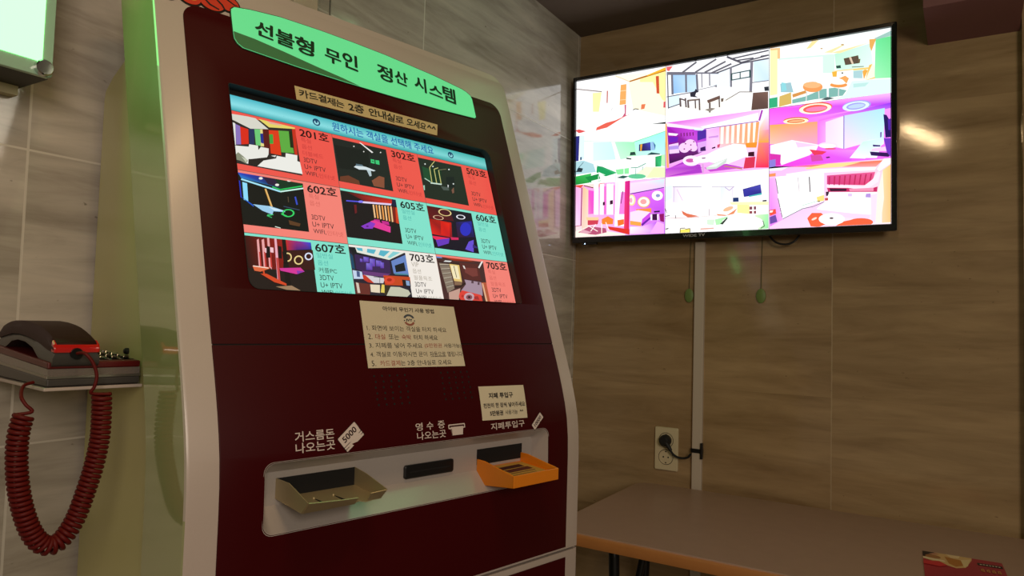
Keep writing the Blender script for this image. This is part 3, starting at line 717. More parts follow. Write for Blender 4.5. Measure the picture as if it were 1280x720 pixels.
obj('slit', MB().box(KP(.206, TRV + .003, .9870), KP(.275, TRV + .0041, .9890)), M_gap, rs)
# bent sheet-metal change tray
def sheet(mb, P, t):
    """a flat sheet with corner points P (u, v, z), given thickness t downwards along its own normal"""
    a, b, c = (Vector(P[i]) for i in (0, 1, 2)); nn = (b - a).cross(c - a).normalized() * t
    top = [Vector(p) for p in P]; bot = [p - nn for p in top]
    return mb.loft([[KP(*p) for p in bot], [KP(*p) for p in top]])
ct = MB(); T_ = .0011
FL = [(.024, .043, .983), (.125, .043, .983), (.125, .100, .979), (.103, .103, .9785), (.098, .097, .9790), (.085, .104, .9790), (.074, .104, .9790), (.068, .104, .9790), (.024, .104, .9790)]
sheet(ct, FL, T_)
sheet(ct, [(.024, .043, .982), (.024, .103, .978), (.024, .116, .9915), (.024, .073, 1.0045), (.024, .043, 1.0045)], T_)
sheet(ct, [(.125, .043, .982), (.125, .100, .978), (.125, .112, .9905), (.125, .068, 1.0010), (.125, .043, 1.0045)], -T_)
sheet(ct, [(.024, .103, .9785), (.068, .103, .9785), (.068, .113, .9880), (.024, .116, .9915)], T_)
sheet(ct, [(.106, .100, .9785), (.125, .100, .9785), (.125, .112, .9905), (.106, .108, .9885)], T_)
sheet(ct, [(.068, .103, .9785), (.088, .103, .9785), (.088, .110, .9865), (.068, .113, .9880)], T_)
tray = obj('change_tray', ct, M_steel, kiosk, label='bent bare-metal change tray')
for uu in (.058, .083):
    obj('tray_bump', MB().tube([KP(uu, .066, .9805), KP(uu, .066, .9825), KP(uu, .066, .9830)], [.0016, .0014, .0006], 10), M_steel, tray)
    obj('tray_slit', MB().box(KP(uu - .0006, .070, .9795), KP(uu + .0006, .096, .9815)), M_gap, tray)
# orange note acceptor mouth
om = MB()
def prism(mb, prof, u0, u1): return mb.loft([[KP(x, v, z) for v, z in prof] for x in (u0, u1)])
prism(om, [(.043, .969), (.058, .956), (.118, .9625), (.118, .979), (.058, .990), (.043, .9905)], .327, .3298)
prism(om, [(.043, .969), (.058, .956), (.118, .9625), (.118, .979), (.058, .990), (.043, .9905)], .4162, .419)
prism(om, [(.043, .969), (.058, .956), (.118, .9625), (.118, .972), (.043, .978)], .329, .417)
prism(om, [(.1155, .9625), (.1185, .9625), (.1185, .979), (.1155, .979)], .327, .419)
mouth = obj('note_mouth', om, M_orange, kiosk, bevel=.0008, label='orange note-feeding mouth')
fo = Flat(lambda a, v, h: KP(a, v, .978 - (v - .043) * .08 + .0003 + h))
fo.poly([(.334, .050), (.412, .050), (.412, .112), (.334, .112)], 'c8983e')
fo.poly([(.340, .060), (.398, .058), (.398, .070), (.340, .072)], '4a1810'); fo.poly([(.352, .074), (.402, .072), (.402, .084), (.352, .086)], '5c1e12'); fo.poly([(.350, .089), (.400, .088), (.400, .091), (.350, .092)], '7a4a20'); fo.poly([(.345, .097), (.395, .096), (.395, .098), (.345, .099)], '8a5a28')
fo.build('note_sticker', M_print, mouth, 'worn tan sticker with dark bars')

# ---- taped paper notices (each its own thing)
def paper(name, label, P, m, th, cat='notice', group=None):
    """P: bl, br, tr, tl as (u, z) on the kiosk front"""
    e = empty(name, (KX, KY, 0), KROT, label, cat, group)
    rings = []
    N_ = 9
    for i in range(N_):
        t = i / (N_ - 1)
        a = (P[0][0] + (P[3][0] - P[0][0]) * t, P[0][1] + (P[3][1] - P[0][1]) * t); b = (P[1][0] + (P[2][0] - P[1][0]) * t, P[1][1] + (P[2][1] - P[1][1]) * t)
        rings.append([KP(a[0], vp(a[1]) + .0017, a[1]), KP(b[0], vp(b[1]) + .0017, b[1]), KP(b[0], vp(b[1]) + .0017 + th, b[1]), KP(a[0], vp(a[1]) + .0017 + th, a[1])])
    obj('sheet', MB().loft(rings), m, e, smooth=True)
    def fn(s, t, h):
        a = Vector(P[0]).lerp(Vector(P[3]), t); b = Vector(P[1]).lerp(Vector(P[2]), t); p = a.lerp(b, s)
        return KP(p.x, vp(p.y) + .0017 + th + h, p.y)
    return e, fn
e, fn = paper('paper_notice', 'narrow kraft paper strip with handwriting between the green sign and the screen', [(.0915, 1.4795), (.3345, 1.4815), (.3400, 1.5015), (.0910, 1.5000)], M_strip, .0005)
f = Flat(fn); I = '1d1712'
f.text('카드결제는', .022, .24, .305, .84, I, .022, .09); f.build('handwriting', M_print, e); f = Flat(fn); f.text('2층', .335, .22, .44, .86, I, .022, .09); f.build('handwriting', M_print, e); f = Flat(fn); f.text('안내실로', .475, .18, .73, .88, I, .022, .09); f.build('handwriting', M_print, e); f = Flat(fn); f.text('오세요', .755, .20, .905, .82, I, .022, .09); f.text('^^', .915, .50, .985, .74, I, .022)
f.build('handwriting', M_print, e)
e, fn = paper('paper_notice', 'large white printed instruction sheet taped below the screen with five numbered lines', [(.1410, 1.1245), (.3015, 1.1235), (.3010, 1.2070), (.1430, 1.2095)], M_paper, .0005)
f = Flat(fn); I = '2a241c'; RI = 'a03a28'
f.text('아이비 무인기 사용 방법', .215, .865, .755, .935, I, .012); f.build('heading', M_print, e); f = Flat(fn)
for y, ln in ((.592, [('1. 화면에 보이는 객실을 터치 하세요', I, .035, .86)]),
              (.462, [('2.', I, .035, .075), ('대실', RI, .105, .20), ('또는', I, .235, .335), ('숙박', RI, .365, .46), ('터치 하세요', I, .49, .745)]),
              (.330, [('3. 지폐를 넣어 주세요', I, .035, .565), ('(5만원권', RI, .59, .775), ('사용가능)', I, .80, .995)]),
              (.198, [('4. 객실로 이동하시면 문이', I, .035, .60), ('자동으로 열립니다', I, .63, .995)]),
              (.066, [('5.', I, .035, .075), ('카드결제', RI, .115, .31), ('는 2층 안내실로 오세요', I, .315, .85)])):
    for t, c, a, b in ln: f.text(t, a, y - .038, b, y + .042, c, .008)
    if y == .198: f.poly([(.635, .158), (.80, .158), (.80, .163), (.635, .163)], I)
    f.build('text_line', M_print, e); f = Flat(fn)
f = Flat(fn, base=4e-4)
def arc(a0, a1, r0_, r1_, col):
    A = [math.radians(a0 + (a1 - a0) * k / 10) for k in range(11)]
    f.poly([(.47 + .062 * r1_ * math.cos(a), .735 + .095 * r1_ * math.sin(a)) for a in A] + [(.47 + .062 * r0_ * math.cos(a), .735 + .095 * r0_ * math.sin(a)) for a in A[::-1]], col)
arc(25, 155, .68, 1.0, '4a4e58'); arc(205, 335, .62, .95, '9a5a48'); f.text('IVY', .44, .715, .50, .755, '33363c', .03)
f.poly([(.418 + .006 * x, .728 + .01 * y) for x, y in circ(0, 0, 1, n=8)], '33363c'); f.poly([(.522 + .006 * x, .728 + .01 * y) for x, y in circ(0, 0, 1, n=8)], '33363c')
f.build('round_logo', M_print, e, 'small round printed emblem')
e, fn = paper('paper_notice', 'small cream printed card stuck above the orange note mouth', [(.3180, 1.0480), (.4085, 1.0455), (.4100, 1.0930), (.3190, 1.0945)], M_paper, .0006)
f = Flat(fn); I = '1a1612'
f.text('지폐 투입구', .19, .64, .72, .80, I, .03); f.build('heading', M_print, e); f = Flat(fn)
f.text('천천히 한 장씩 넣어주세요', .05, .36, .97, .50, I, .015); f.build('text_line', M_print, e); f = Flat(fn)
f.text('5만원권', .17, .13, .45, .27, I, .03); f.text('사용가능', .50, .14, .78, .27, I, .008); f.text('^^', .83, .21, .91, .26, I, .01)
f.build('text_line', M_print, e)

# ---- red cut-out sticker on the top band
stk = empty('cutout_sticker', (KX, KY, 0), KROT, 'red and yellow cut-out sticker with black outlines at the kiosk top left', 'sticker')
def blob(cx, cz, rx, rz, rot=0): return circ(cx, cz, rx, rz, 22, rot)
BL_ = [(-.066, 1.5790, .009, .007), (-.040, 1.5860, .016, .0125), (-.012, 1.5890, .0185, .014), (.010, 1.5955, .0165, .0135), (-.020, 1.6050, .030, .016)]
sm = MB()
for i, (a, b, c, d) in enumerate(BL_):
    sm.loft([onface(blob(a, b, c, d), .0003), onface(blob(a, b, c, d), .0009 + i * .00006)])
obj('backing', sm, mat('sticker_black', '120c0a', 0.4), stk)
f = Flat(lambda u, z, h: fsurf(u, z, h, .0013))
for (a, b, c, d) in BL_: f.poly(blob(a, b, c - .0022, d - .0022), 'd83a1c')
f.poly(blob(-.038, 1.590, .009, .008), 'e8c23a'); f.poly(blob(-.052, 1.600, .010, .006), 'e8c23a')
for P in ([(-.024, 1.592), (-.016, 1.5835), (-.004, 1.580), (-.003, 1.582), (-.014, 1.5855), (-.022, 1.593)], [(-.010, 1.598), (.000, 1.589), (.004, 1.582), (.006, 1.583), (.002, 1.591), (-.008, 1.599)], [(.008, 1.600), (.018, 1.595), (.024, 1.596), (.018, 1.597), (.009, 1.602)]): f.poly(P, '140c0a')
f.build('printed_face', M_print, stk)

# ---- clear holder standing behind the top edge
hold = empty('clear_leaflet_holder', (KX, KY, 0), KROT, 'clear plastic leaflet holder with beige paper on top of the kiosk', 'holder')
hp = [(.075, -.150), (.175, -.150), (.181, -.158), (.181, -.196), (.175, -.203), (.075, -.203), (.069, -.196), (.069, -.158)]
hc = [(x * .97 + .125 * .03 + 0.0, v * .94 - .1765 * .06) for x, v in hp]
obj('plastic_case', MB().loft([[KP(x, v, z) for x, v in P] for P, z in ((hp, 1.638), (hp, 1.80), (hc, 1.80), (hc, 1.6395), (hp, 1.638))], caps=False), M_acrylic, hold)
obj('paper_insert', MB().box(KP(.076, -.178, 1.640), KP(.166, -.174, 1.79)), mat('beige_insert', 'd8cdb4', 0.7), hold)

# ---------------------------------------------------------------- phone on its shelf at the kiosk's left side
PR = math.radians(6.0)
def k2w(u, v, z):
    c, s = math.cos(KROT), math.sin(KROT); return (KX + u * c + v * s, KY + u * s - v * c, z)
pw = k2w(-0.177, -0.079, 1.1045)
def pk(x, y, z):   # phone frame -> kiosk frame
    c, s = math.cos(PR), math.sin(PR); return (-0.177 + x * c - y * s, 0.079 + x * s + y * c, 1.1045 + z)
shelf = obj('phone_shelf', MB().loft([[pk(-.003, -.002, z), pk(.0965, -.002, z), pk(.105, .06, z), pk(.120, .195, z), pk(-.003, .195, z)] for z in (-.0042, -.0006)]), M_silver, kiosk, bevel=.0008, label='thin side shelf under the phone')
phone = empty('desk_telephone', pw, KROT + PR, 'dark red corded telephone on the shelf at the kiosk left side', 'telephone')
PWD, PDP = 0.094, 0.185
def wedge(x0, x1, y0, y1, za, zb):
    """body slice whose lower and upper faces rise towards the back: za, zb = (front, back) heights"""
    return MB().loft([[(x0, y0, za[0]), (x1, y0, za[0]), (x1, y1, za[1]), (x0, y1, za[1])], [(x0, y0, zb[0]), (x1, y0, zb[0]), (x1, y1, zb[1]), (x0, y1, zb[1])]])
obj('lower_body', wedge(0, PWD, 0, PDP, (.0005, .0005), (.0085, .016)), M_phonegrey, phone, bevel=.0015)
obj('silver_band', wedge(-.0004, PWD + .0004, -.0004, PDP, (.0085, .016), (.0115, .019)), M_stainless, phone, bevel=.0004)
obj('clear_band', wedge(.0004, PWD - .0004, .0004, PDP, (.0115, .019), (.0190, .029)), M_clear, phone, label='smoky clear layer')
obj('band_core', wedge(.004, PWD - .003, .004, PDP - .003, (.0116, .0191), (.0189, .0289)), M_darkred, phone)
top = obj('top_cover', wedge(0, PWD, 0, PDP, (.0190, .029), (.0262, .038)), M_red, phone, bevel=.0015, label='dark red top cover')
obj('keypad_plate', wedge(.051, PWD - .003, .012, .165, (.0266, .0365), (.0276, .0380)), M_blackgloss, phone)
for r in range(4):
    for c in range(3):
        x, y = .0565 + c * .0125, .020 + r * .017; z = .0276 + y * .068
        obj('key', MB().loft([rr for rr in [[(a, b, z) for a, b in rrect(x, y, x + .0095, y + .0095, .002, 3)], [(a, b, z + .0016) for a, b in rrect(x + .0006, y + .0006, x + .0089, y + .0089, .002, 3)]]]), M_chrome, phone)
# handset: grey underside and dark shell lying along the left of the base
HX0, HX1 = 0.0025, 0.0485
def strip(ylow, yup, inset_=0.0):
    n_ = len(ylow)
    r = []
    for (ya, za), (yb, zb) in zip(ylow, yup):
        r.append([(HX0 + inset_, ya, za), (HX1 - inset_, ya, za), (HX1 - inset_ * .3, (ya + yb) / 2, (za + zb) / 2), (HX1 - inset_ * 1.6 - .002, yb, zb), (HX0 + inset_ * 1.6 + .002, yb, zb), (HX0 + inset_ * .3, (ya + yb) / 2, (za + zb) / 2)])
    return MB().loft(r)
ARC = [(-.004, .0245, .0360, .0455), (.000, .0215, .0365, .0490), (.012, .0215, .0385, .0535), (.028, .0235, .0420, .0585), (.044, .0310, .0455, .0625), (.060, .0395, .0485, .0650), (.085, .0450, .0515, .0675), (.110, .0465, .0530, .0685), (.132, .0440, .0530, .0680), (.148, .0380, .0510, .0665), (.162, .0330, .0490, .0640), (.176, .0330, .0470, .0605), (.181, .0355, .0460, .0560)]
hs = obj('handset', strip([(y, b) for y, a, b, c in ARC], [(y, c) for y, a, b, c in ARC], .001), M_darkred, phone, smooth=True, angle=60, label='dark maroon handset')
obj('handset_underside', strip([(y, a) for y, a, b, c in ARC], [(y, b) for y, a, b, c in ARC], .0005), M_phonegrey, hs, smooth=True, angle=60, label='grey underside of the handset')
obj('end_cap', MB().loft([[(x, y, z) for y, z in ((-.0060, .0362), (-.0060, .0420), (-.0035, .0458), (.0030, .0502), (.0040, .0366))] for x in (HX0 + .0006, HX1 - .0006)]), M_brightred, hs, bevel=.0014, label='bright red front end of the handset')
obj('cord_socket', MB().cyl((.0245, -.0080, .0355), (.0245, .002, .0365), .0060, 16), M_black, hs)
# coiled cord
def kcord(u, v, z): return Vector((u, -v, z))
CP = [(-.1300, 1.0965), (-.1292, 1.075), (-.1295, 1.050), (-.1335, 1.022), (-.1395, .997), (-.1475, .970), (-.1570, .952), (-.1670, .9445), (-.1775, .9480), (-.1870, .9620), (-.1950, .985), (-.2005, 1.012), (-.2030, 1.040), (-.2025, 1.062), (-.1995, 1.079)]
def catmull(P, n):
    out = []
    for i in range(len(P) - 1):
        p0, p1, p2, p3 = P[max(i - 1, 0)], P[i], P[i + 1], P[min(i + 2, len(P) - 1)]
        for k in range(n):
            t = k / n; out.append(tuple(.5 * ((2 * b) + (-a + c) * t + (2 * a - 5 * b + 4 * c - d) * t * t + (-a + 3 * b - 3 * c + d) * t ** 3) for a, b, c, d in zip(p0, p1, p2, p3)))
    out.append(tuple(P[-1])); return out
path = [kcord(u, -.0580, z) for u, z in catmull(CP, 16)]
cum = [0.0]
for a, b in zip(path, path[1:]): cum.append(cum[-1] + (b - a).length)
def along(s):
    for i in range(len(path) - 1):
        if s <= cum[i + 1] or i == len(path) - 2:
            t = (s - cum[i]) / (cum[i + 1] - cum[i]); return path[i].lerp(path[i + 1], t), (path[i + 1] - path[i]).normalized()
TURNS = int(cum[-1] / 0.0050); pts = []
for i in range(TURNS * 12 + 1):
    s = cum[-1] * i / (TURNS * 12); p, d = along(s); a = 2 * math.pi * i / 12
    yv = Vector((0, 1, 0)); xv = d.cross(yv).normalized()
    pts.append(p + (xv * math.cos(a) + yv * math.sin(a)) * 0.0080)
lead0 = catmull([tuple(kcord(-.1525, -.070, 1.1405)), tuple(kcord(-.1480, -.060, 1.141)), tuple(kcord(-.1410, -.057, 1.132)), tuple(kcord(-.1365, -.056, 1.118)), tuple(kcord(-.1380, -.056, 1.106)), tuple(kcord(-.1400, -.058, 1.0985)), tuple(pts[0])], 6)
lead1 = catmull([tuple(pts[-1]), tuple(kcord(-.1925, -.058, 1.0825)), tuple(kcord(-.1980, -.060, 1.090)), tuple(kcord(-.2010, -.066, 1.098)), tuple(kcord(-.1960, -.085, 1.1065)), tuple(kcord(-.1860, -.094, 1.1090))], 6)
allp = [Vector(p) for p in lead0] + pts + [Vector(p) for p in lead1]
inv = Matrix.Rotation(-PR, 4, 'Z') @ Matrix.Translation((0.177, -0.079, -1.1045))
rad = [.0018] * len(lead0) + [.0024] * len(pts) + [.0018] * len(lead1)
obj('coiled_cord', MB().tube([inv @ p for p in allp], rad, 7), M_cord, phone, smooth=True, angle=80, label='dark red coiled cord hanging in a loop')

# ---------------------------------------------------------------- lit box on the left wall
lb = empty('wall_light_box', (0.0, -1.632, 1.470), 0, 'glowing green-white light box on the stone wall at upper left', 'light box')
LBX = .088
obj('case', MB().box((0.001, -.52, 0), (LBX - .008, 0, .46)), M_darkcase, lb, bevel=.002, label='dark metal case')
obj('front_rim', MB().loft([[(LBX - .008, y, z) for y, z in rrect(-.52, 0, 0, .46, .004)], [(LBX, y, z) for y, z in rrect(-.52, 0, 0, .46, .004)]]), M_lightrim, lb, bevel=.001)
obj('lit_face', MB().loft([[(LBX - .002, y, z) for y, z in rrect(-.505, .017, -.0125, .447, .004)], [(LBX + .0012, y, z) for y, z in rrect(-.505, .017, -.0125, .447, .004)]]), M_lightface, lb, label='glowing green-white face')
for yy in (-.0115, -.508):
    bo = obj('corner_bolt', MB().loft([[(x, yy + r * math.cos(a), .0095 + r * math.sin(a)) for a in [2 * math.pi * k / 24 for k in range(24)]] for x, r in ((LBX, .0098), (LBX + .007, .0098), (LBX + .0085, .0085))]), M_chrome, lb, smooth=True, label='chrome corner bolt')
obj('mounting_rail', MB().box((0.0005, -.50, -.012), (.016, -.006, .001)), M_plate, lb, label='pale rail under the case')

# ---------------------------------------------------------------- television
TW, THT = .886, .498
tv = empty('wall_television', None, matrix=Matrix.Translation((0.02732, -0.060, 1.46339)) @ Matrix.Rotation(0.03998, 4, 'X'), label='black flat television on the back wall showing nine bright rooms', cat='television')
OX0, OX1, OZ0, OZ1 = -.0085, TW + .0135, -.0190, THT + .0115
body = obj('tv_body', MB().loft([[(x, .034, z) for x, z in rrect(OX0 + .05, OZ0 + .03, OX1 - .05, OZ1 - .05, .02)], [(x, .018, z) for x, z in rrect(OX0 + .012, OZ0 + .01, OX1 - .012, OZ1 - .012, .012)], [(x, .008, z) for x, z in rrect(OX0, OZ0, OX1, OZ1, .004)], [(x, .0008, z) for x, z in rrect(OX0, OZ0, OX1, OZ1, .004)]]), M_black, tv)
fr = MB()
o_, i_ = rrect(OX0, OZ0, OX1, OZ1, .004), rrect(0, 0, TW, THT, .0005)
fr.loft([[(x, .001, z) for x, z in o_], [(x, -.0065, z) for x, z in o_], [(x, -.0075, z) for x, z in inset(o_, .0015)], [(x, -.0065, z) for x, z in inset(i_, -.0015)], [(x, .0005, z) for x, z in i_]], caps=False)
obj('bezel', fr, M_tv, tv, label='glossy black bezel')
obj('wall_bracket', MB().box((.30, .030, .12), (.58, .056, .36)), M_black, tv)
obj('sensor_tab', MB().box((.025, -.006, OZ0 - .0065), (.075, .006, OZ0 + .001)), M_black, tv, bevel=.001)
obj('standby_light', MB().loft([[(x, y, z) for x, z in circ(.0365, OZ0 - .0035, .0017, n=10)] for y in (-.0058, -.0068)]), M_led, tv, label='small blue standby light')
f = Flat(lambda s, t, h: (s, -.0076 - h, t)); f.text('WIDE', .352, -.0135, .392, -.0065, 'b8b8bc', .02); f.text('TV', .398, -.0130, .416, -.0055, 'b8b8bc', .03); f.build('logo', M_print, tv)
scrn = obj('tv_screen', MB().box((0, .0002, 0), (TW, .0060, THT)), M_blackgloss, tv)
M_tvpic = picture_mat('tv_picture', 1.22, 0.5)
HT = homography([(720.4, 102.5), (1114.4, 34.4), (1113, 280), (719.6, 296)])
def tvp(s, t, h): return (s * TW, .0002 - h, t * THT)
TVN = ['white room with yellow and orange walls', 'white glass-roofed lounge with dark frames', 'pale green room with two orange chairs', 'green and white room with wall screen', 'magenta room with lit wall stripes', 'pink room with three ring lamps', 'pink room with white pillars and a ringed wall', 'white lounge with orange chairs and blue screen', 'pink room with a red curtain band']
def tvpic(i, f):
    if i == 0:
        T = Trace(f, HT, 715, 75, 130 / 891); p = T.p
        p('ffffff', 0, 0, 900, 0, 900, 720, 0, 720); p('fff6d8', 480, 190, 800, 90, 800, 480, 520, 420); p('fdf0a0', 580, 165, 800, 95, 800, 360, 770, 340, 690, 190, 580, 190)
        T.l('b06a20', 14, 490, 184, 805, 88); p('f8b430', 640, 130, 805, 60, 805, 85, 640, 140); T.l('e8cda8', 9, 370, 138, 490, 186); p('fffbe0', 370, 135, 640, 110, 640, 130, 490, 180)
        T.l('8a7a78', 9, 30, 250, 255, 273); p('fff6a8', 175, 285, 252, 278, 230, 445, 178, 445); p('c07068', 296, 265, 308, 265, 304, 370, 294, 370)
        p('f0a860', 415, 215, 465, 207, 460, 380, 405, 388); T.l('f8d8b0', 5, 412, 268, 462, 262); T.l('f8d8b0', 4, 410, 345, 460, 340); p('c85030', 715, 140, 742, 138, 746, 290, 722, 288)
        p('e07850', 592, 382, 628, 378, 618, 420, 588, 425); p('d85860', 782, 360, 805, 355, 805, 410, 780, 410); p('c05878', 448, 385, 462, 385, 460, 480, 425, 495, 450, 455); p('e06050', 210, 580, 290, 540, 370, 518, 455, 480, 510, 460, 440, 492, 370, 535, 300, 580, 205, 605)
        T.l('5a5a50', 8, 520, 430, 540, 420, 570, 424); p('d85050', 30, 605, 60, 595, 120, 612, 60, 630); p('e8f8f8', 300, 640, 620, 585, 620, 600, 340, 650); p('d8d8d8', 330, 440, 340, 410, 352, 408, 340, 436)
    elif i == 1:
        T = Trace(f, HT, 825, 50, 145 / 994); p = T.p
        p('fcfdff', 0, 0, 1000, 0, 1000, 720, 0, 720); p('fffdf4', 50, 600, 780, 450, 780, 600, 50, 720); T.g((100, 300, '9cc4ee'), (315, 300, 'b8d8f4'), (315, 440, 'c8e4fa'), (110, 462, '8ab8e8'))
        T.g((800, 180, 'd0e8f8'), (930, 165, 'e0f0fc'), (930, 350, 'c8e0f4'), (800, 360, 'd8ecfa')); p('e8f4fc', 430, 290, 600, 250, 600, 400, 430, 400); p('d8ecf8', 65, 490, 165, 470, 165, 550, 65, 590); p('eef6fc', 620, 220, 770, 195, 770, 440, 620, 400)
        D_ = '6f6e7c'
        T.l(D_, 26, 55, 288, 300, 288); T.l(D_, 14, 300, 285, 500, 285); T.l('55545f', 12, 480, 285, 700, 200); T.l('55545f', 18, 570, 145, 700, 198)
        for a in ((190, 280, 310, 190), (300, 278, 480, 165), (380, 280, 560, 185), (440, 284, 610, 205)): T.l('66646e', 15, *a)
        for a in ((600, 165, 930, 90), (640, 180, 800, 155), (690, 195, 932, 130), (700, 200, 932, 158), (860, 142, 932, 130)): T.l('55545f', 12, *a)
        p('e06468', 52, 232, 108, 225, 75, 270, 55, 262)
        T.l(D_, 18, 100, 295, 105, 470); T.l(D_, 16, 220, 300, 222, 450); T.l(D_, 18, 312, 295, 320, 445); T.l('8a8894', 10, 355, 290, 358, 410); T.l('8a8894', 12, 422, 288, 424, 395); T.l('7a7884', 18, 605, 235, 607, 405); T.l('7a7884', 24, 785, 185, 775, 445); T.l('6a6874', 8, 55, 490, 330, 440); T.l('5a5a64', 8, 68, 585, 170, 550); T.l('66646e', 10, 62, 300, 70, 590)
        T.l('2c4a4a', 9, 612, 292, 770, 262); T.l('2c4a4a', 9, 612, 346, 770, 318); T.l('2c4a4a', 9, 685, 275, 685, 332); T.l('2c4a4a', 14, 770, 258, 770, 325); T.l('2c4a4a', 12, 612, 290, 612, 350)
        T.l('6a6874', 7, 790, 368, 930, 350); p('2a3038', 890, 405, 930, 400, 932, 438, 895, 440); T.g((795, 455, '6a5048'), (925, 445, '7a5c52'), (925, 590, '58423c'), (780, 605, '5a443c')); T.l('8a8078', 8, 560, 520, 680, 448, 790, 448)
        B_ = '5f5050'
        T.l(B_, 16, 170, 500, 175, 575); T.l(B_, 14, 215, 500, 222, 580); T.l(B_, 12, 170, 505, 215, 520); p('7a6a62', 230, 515, 330, 505, 330, 520, 235, 530); T.l(B_, 16, 238, 520, 242, 585); T.l(B_, 14, 335, 505, 338, 605); T.l(B_, 12, 300, 520, 303, 590)
        p('6a5048', 400, 520, 510, 478, 515, 505, 410, 545); T.l(B_, 16, 425, 540, 425, 625); T.l(B_, 12, 505, 500, 508, 580); p('6a5a50', 520, 505, 545, 500, 540, 530, 522, 535); p('8a8078', 380, 600, 440, 585, 475, 590, 425, 618)
        p('2c2c38', 295, 440, 305, 420, 330, 450, 310, 455, 300, 480, 325, 495, 260, 490, 255, 460); p('8a8890', 460, 395, 485, 385, 488, 412, 470, 405); T.l('8a8890', 6, 330, 430, 470, 398)
    elif i == 2:
        T = Trace(f, HT, 950, 25, 175 / 1050); p = T.p
        p('fdfffc', 0, 0, 1050, 0, 1050, 720, 0, 720); p('eef8f4', 400, 150, 985, 55, 985, 120, 840, 170, 590, 245); T.g((560, 255, 'b8f0d0'), (830, 175, 'd0f4e4'), (860, 420, 'e4f8ee'), (570, 370, 'c4f2d8'))
        T.g((870, 145, '6adf96'), (985, 120, '62d486'), (985, 435, '8ae6a4'), (860, 440, '9aecb4')); p('e0a858', 822, 145, 875, 140, 838, 235, 825, 200); p('9ac0b8', 860, 138, 985, 80, 985, 118, 880, 145)
        p('d0f0e0', 130, 290, 560, 255, 560, 400, 470, 400, 470, 290, 150, 310); p('ffffff', 150, 300, 470, 275, 470, 470, 150, 470); p('f4c088', 75, 215, 150, 208, 150, 290, 75, 300); p('fff0b0', 75, 230, 130, 225, 128, 560, 72, 570)
        p('f8dc9c', 345, 220, 390, 160, 440, 152, 380, 210); p('f8e0a8', 480, 245, 600, 195, 640, 185, 540, 245, 820, 170, 600, 250); T.e('c0a070', 620, 186, 12, 6); T.e('c0a070', 462, 215, 10, 5)
        p('5a4a3c', 628, 290, 738, 265, 748, 325, 640, 340); p('d8c0a8', 668, 282, 684, 278, 704, 330, 690, 333); p('6a5a40', 738, 295, 755, 292, 750, 322, 740, 326); p('2a4a44', 570, 345, 605, 340, 608, 362, 575, 365)
        p('f4c870', 540, 385, 820, 355, 820, 370, 575, 390); p('f0bc60', 820, 340, 845, 330, 865, 440, 790, 455); p('fff4d8', 845, 330, 860, 345, 862, 430, 790, 455); p('e8a848', 770, 385, 790, 372, 810, 380, 780, 450); p('e8b040', 540, 390, 578, 388, 575, 428, 545, 428); p('f8fffc', 578, 388, 700, 375, 700, 440, 578, 435); p('a8ccd0', 700, 385, 770, 378, 770, 440, 700, 438); T.e('6a6050', 618, 400, 7, 7)
        T.l('6a6a60', 6, 690, 355, 780, 350); p('d8f4f0', 690, 460, 985, 440, 985, 548, 560, 600, 640, 560); p('b8e0dc', 700, 480, 820, 470, 790, 500, 700, 510)
        p('9abfc8', 150, 480, 230, 470, 250, 545, 155, 545); p('8ad0d8', 160, 470, 190, 475, 200, 530, 160, 540); p('7ab0a8', 240, 600, 340, 575, 470, 520, 560, 510, 650, 530, 620, 570, 400, 600, 240, 630)
        p('d0904c', 240, 560, 340, 530, 350, 550, 245, 585); p('d0b060', 145, 575, 232, 545, 235, 630, 140, 655); p('32a878', 62, 592, 130, 580, 130, 655, 62, 665)
        T.l('e8f0f0', 16, 508, 480, 508, 590); p('4a5a5c', 455, 600, 505, 580, 560, 590, 500, 605); T.l('cfd8d8', 8, 350, 540, 345, 610); T.l('cfd8d8', 8, 440, 535, 442, 600); T.l('cfd8d8', 8, 590, 510, 588, 580)
        T.e('e89858', 395, 505, 75, 40); T.e('f4b47c', 390, 490, 66, 24); T.e('fffaf0', 505, 458, 92, 26); T.e('e8944c', 590, 490, 66, 20); T.e('fff6ec', 590, 470, 58, 18); p('f0a45c', 590, 440, 640, 420, 668, 440, 650, 480, 620, 450)
    elif i == 3:
        T = Trace(f, HT, 715, 155, 130 / 1170); p = T.p
        p('fbfffe', 0, 0, 1200, 0, 1200, 720, 0, 720); T.g((700, 195, 'a8f0e0'), (1050, 80, '98ece8'), (1050, 460, 'c8f6ee'), (720, 380, 'c0f6dc')); T.g((480, 205, 'b4f4cc'), (700, 205, '9cf0b8'), (720, 370, 'b0f4c4'), (540, 400, 'c4f8d4')); T.g((230, 205, 'd4f2f2'), (450, 205, 'c8f4ea'), (490, 400, 'c8f4ea'), (235, 415, 'd8f6f0'))
        p('d8f0f8', 85, 130, 140, 130, 140, 400, 90, 400); p('ffffff', 140, 200, 235, 205, 235, 430, 140, 420); p('fffff6', 440, 200, 480, 205, 545, 405, 500, 405); T.l('70d890', 6, 690, 205, 1050, 80); T.l('98e0b0', 4, 140, 195, 690, 205)
        p('2a2a78', 45, 140, 85, 135, 75, 415, 45, 420); p('a8d0d8', 45, 425, 130, 410, 240, 450, 270, 540, 45, 570); p('1c2c34', 45, 540, 75, 490, 125, 500, 110, 540); T.l('3a5a68', 6, 60, 510, 130, 430); p('40607a', 90, 375, 112, 370, 110, 405, 92, 410)
        p('2a2a66', 752, 232, 880, 205, 885, 300, 750, 308); p('e0a030', 765, 232, 790, 228, 780, 305, 765, 308); T.g((790, 225, '30286a'), (880, 205, '4a48c0'), (885, 298, '3a3890'), (780, 305, '241c50')); p('90b8e0', 885, 205, 910, 200, 935, 240, 930, 295, 890, 298); p('3a6a98', 910, 200, 938, 240, 932, 290, 922, 250)
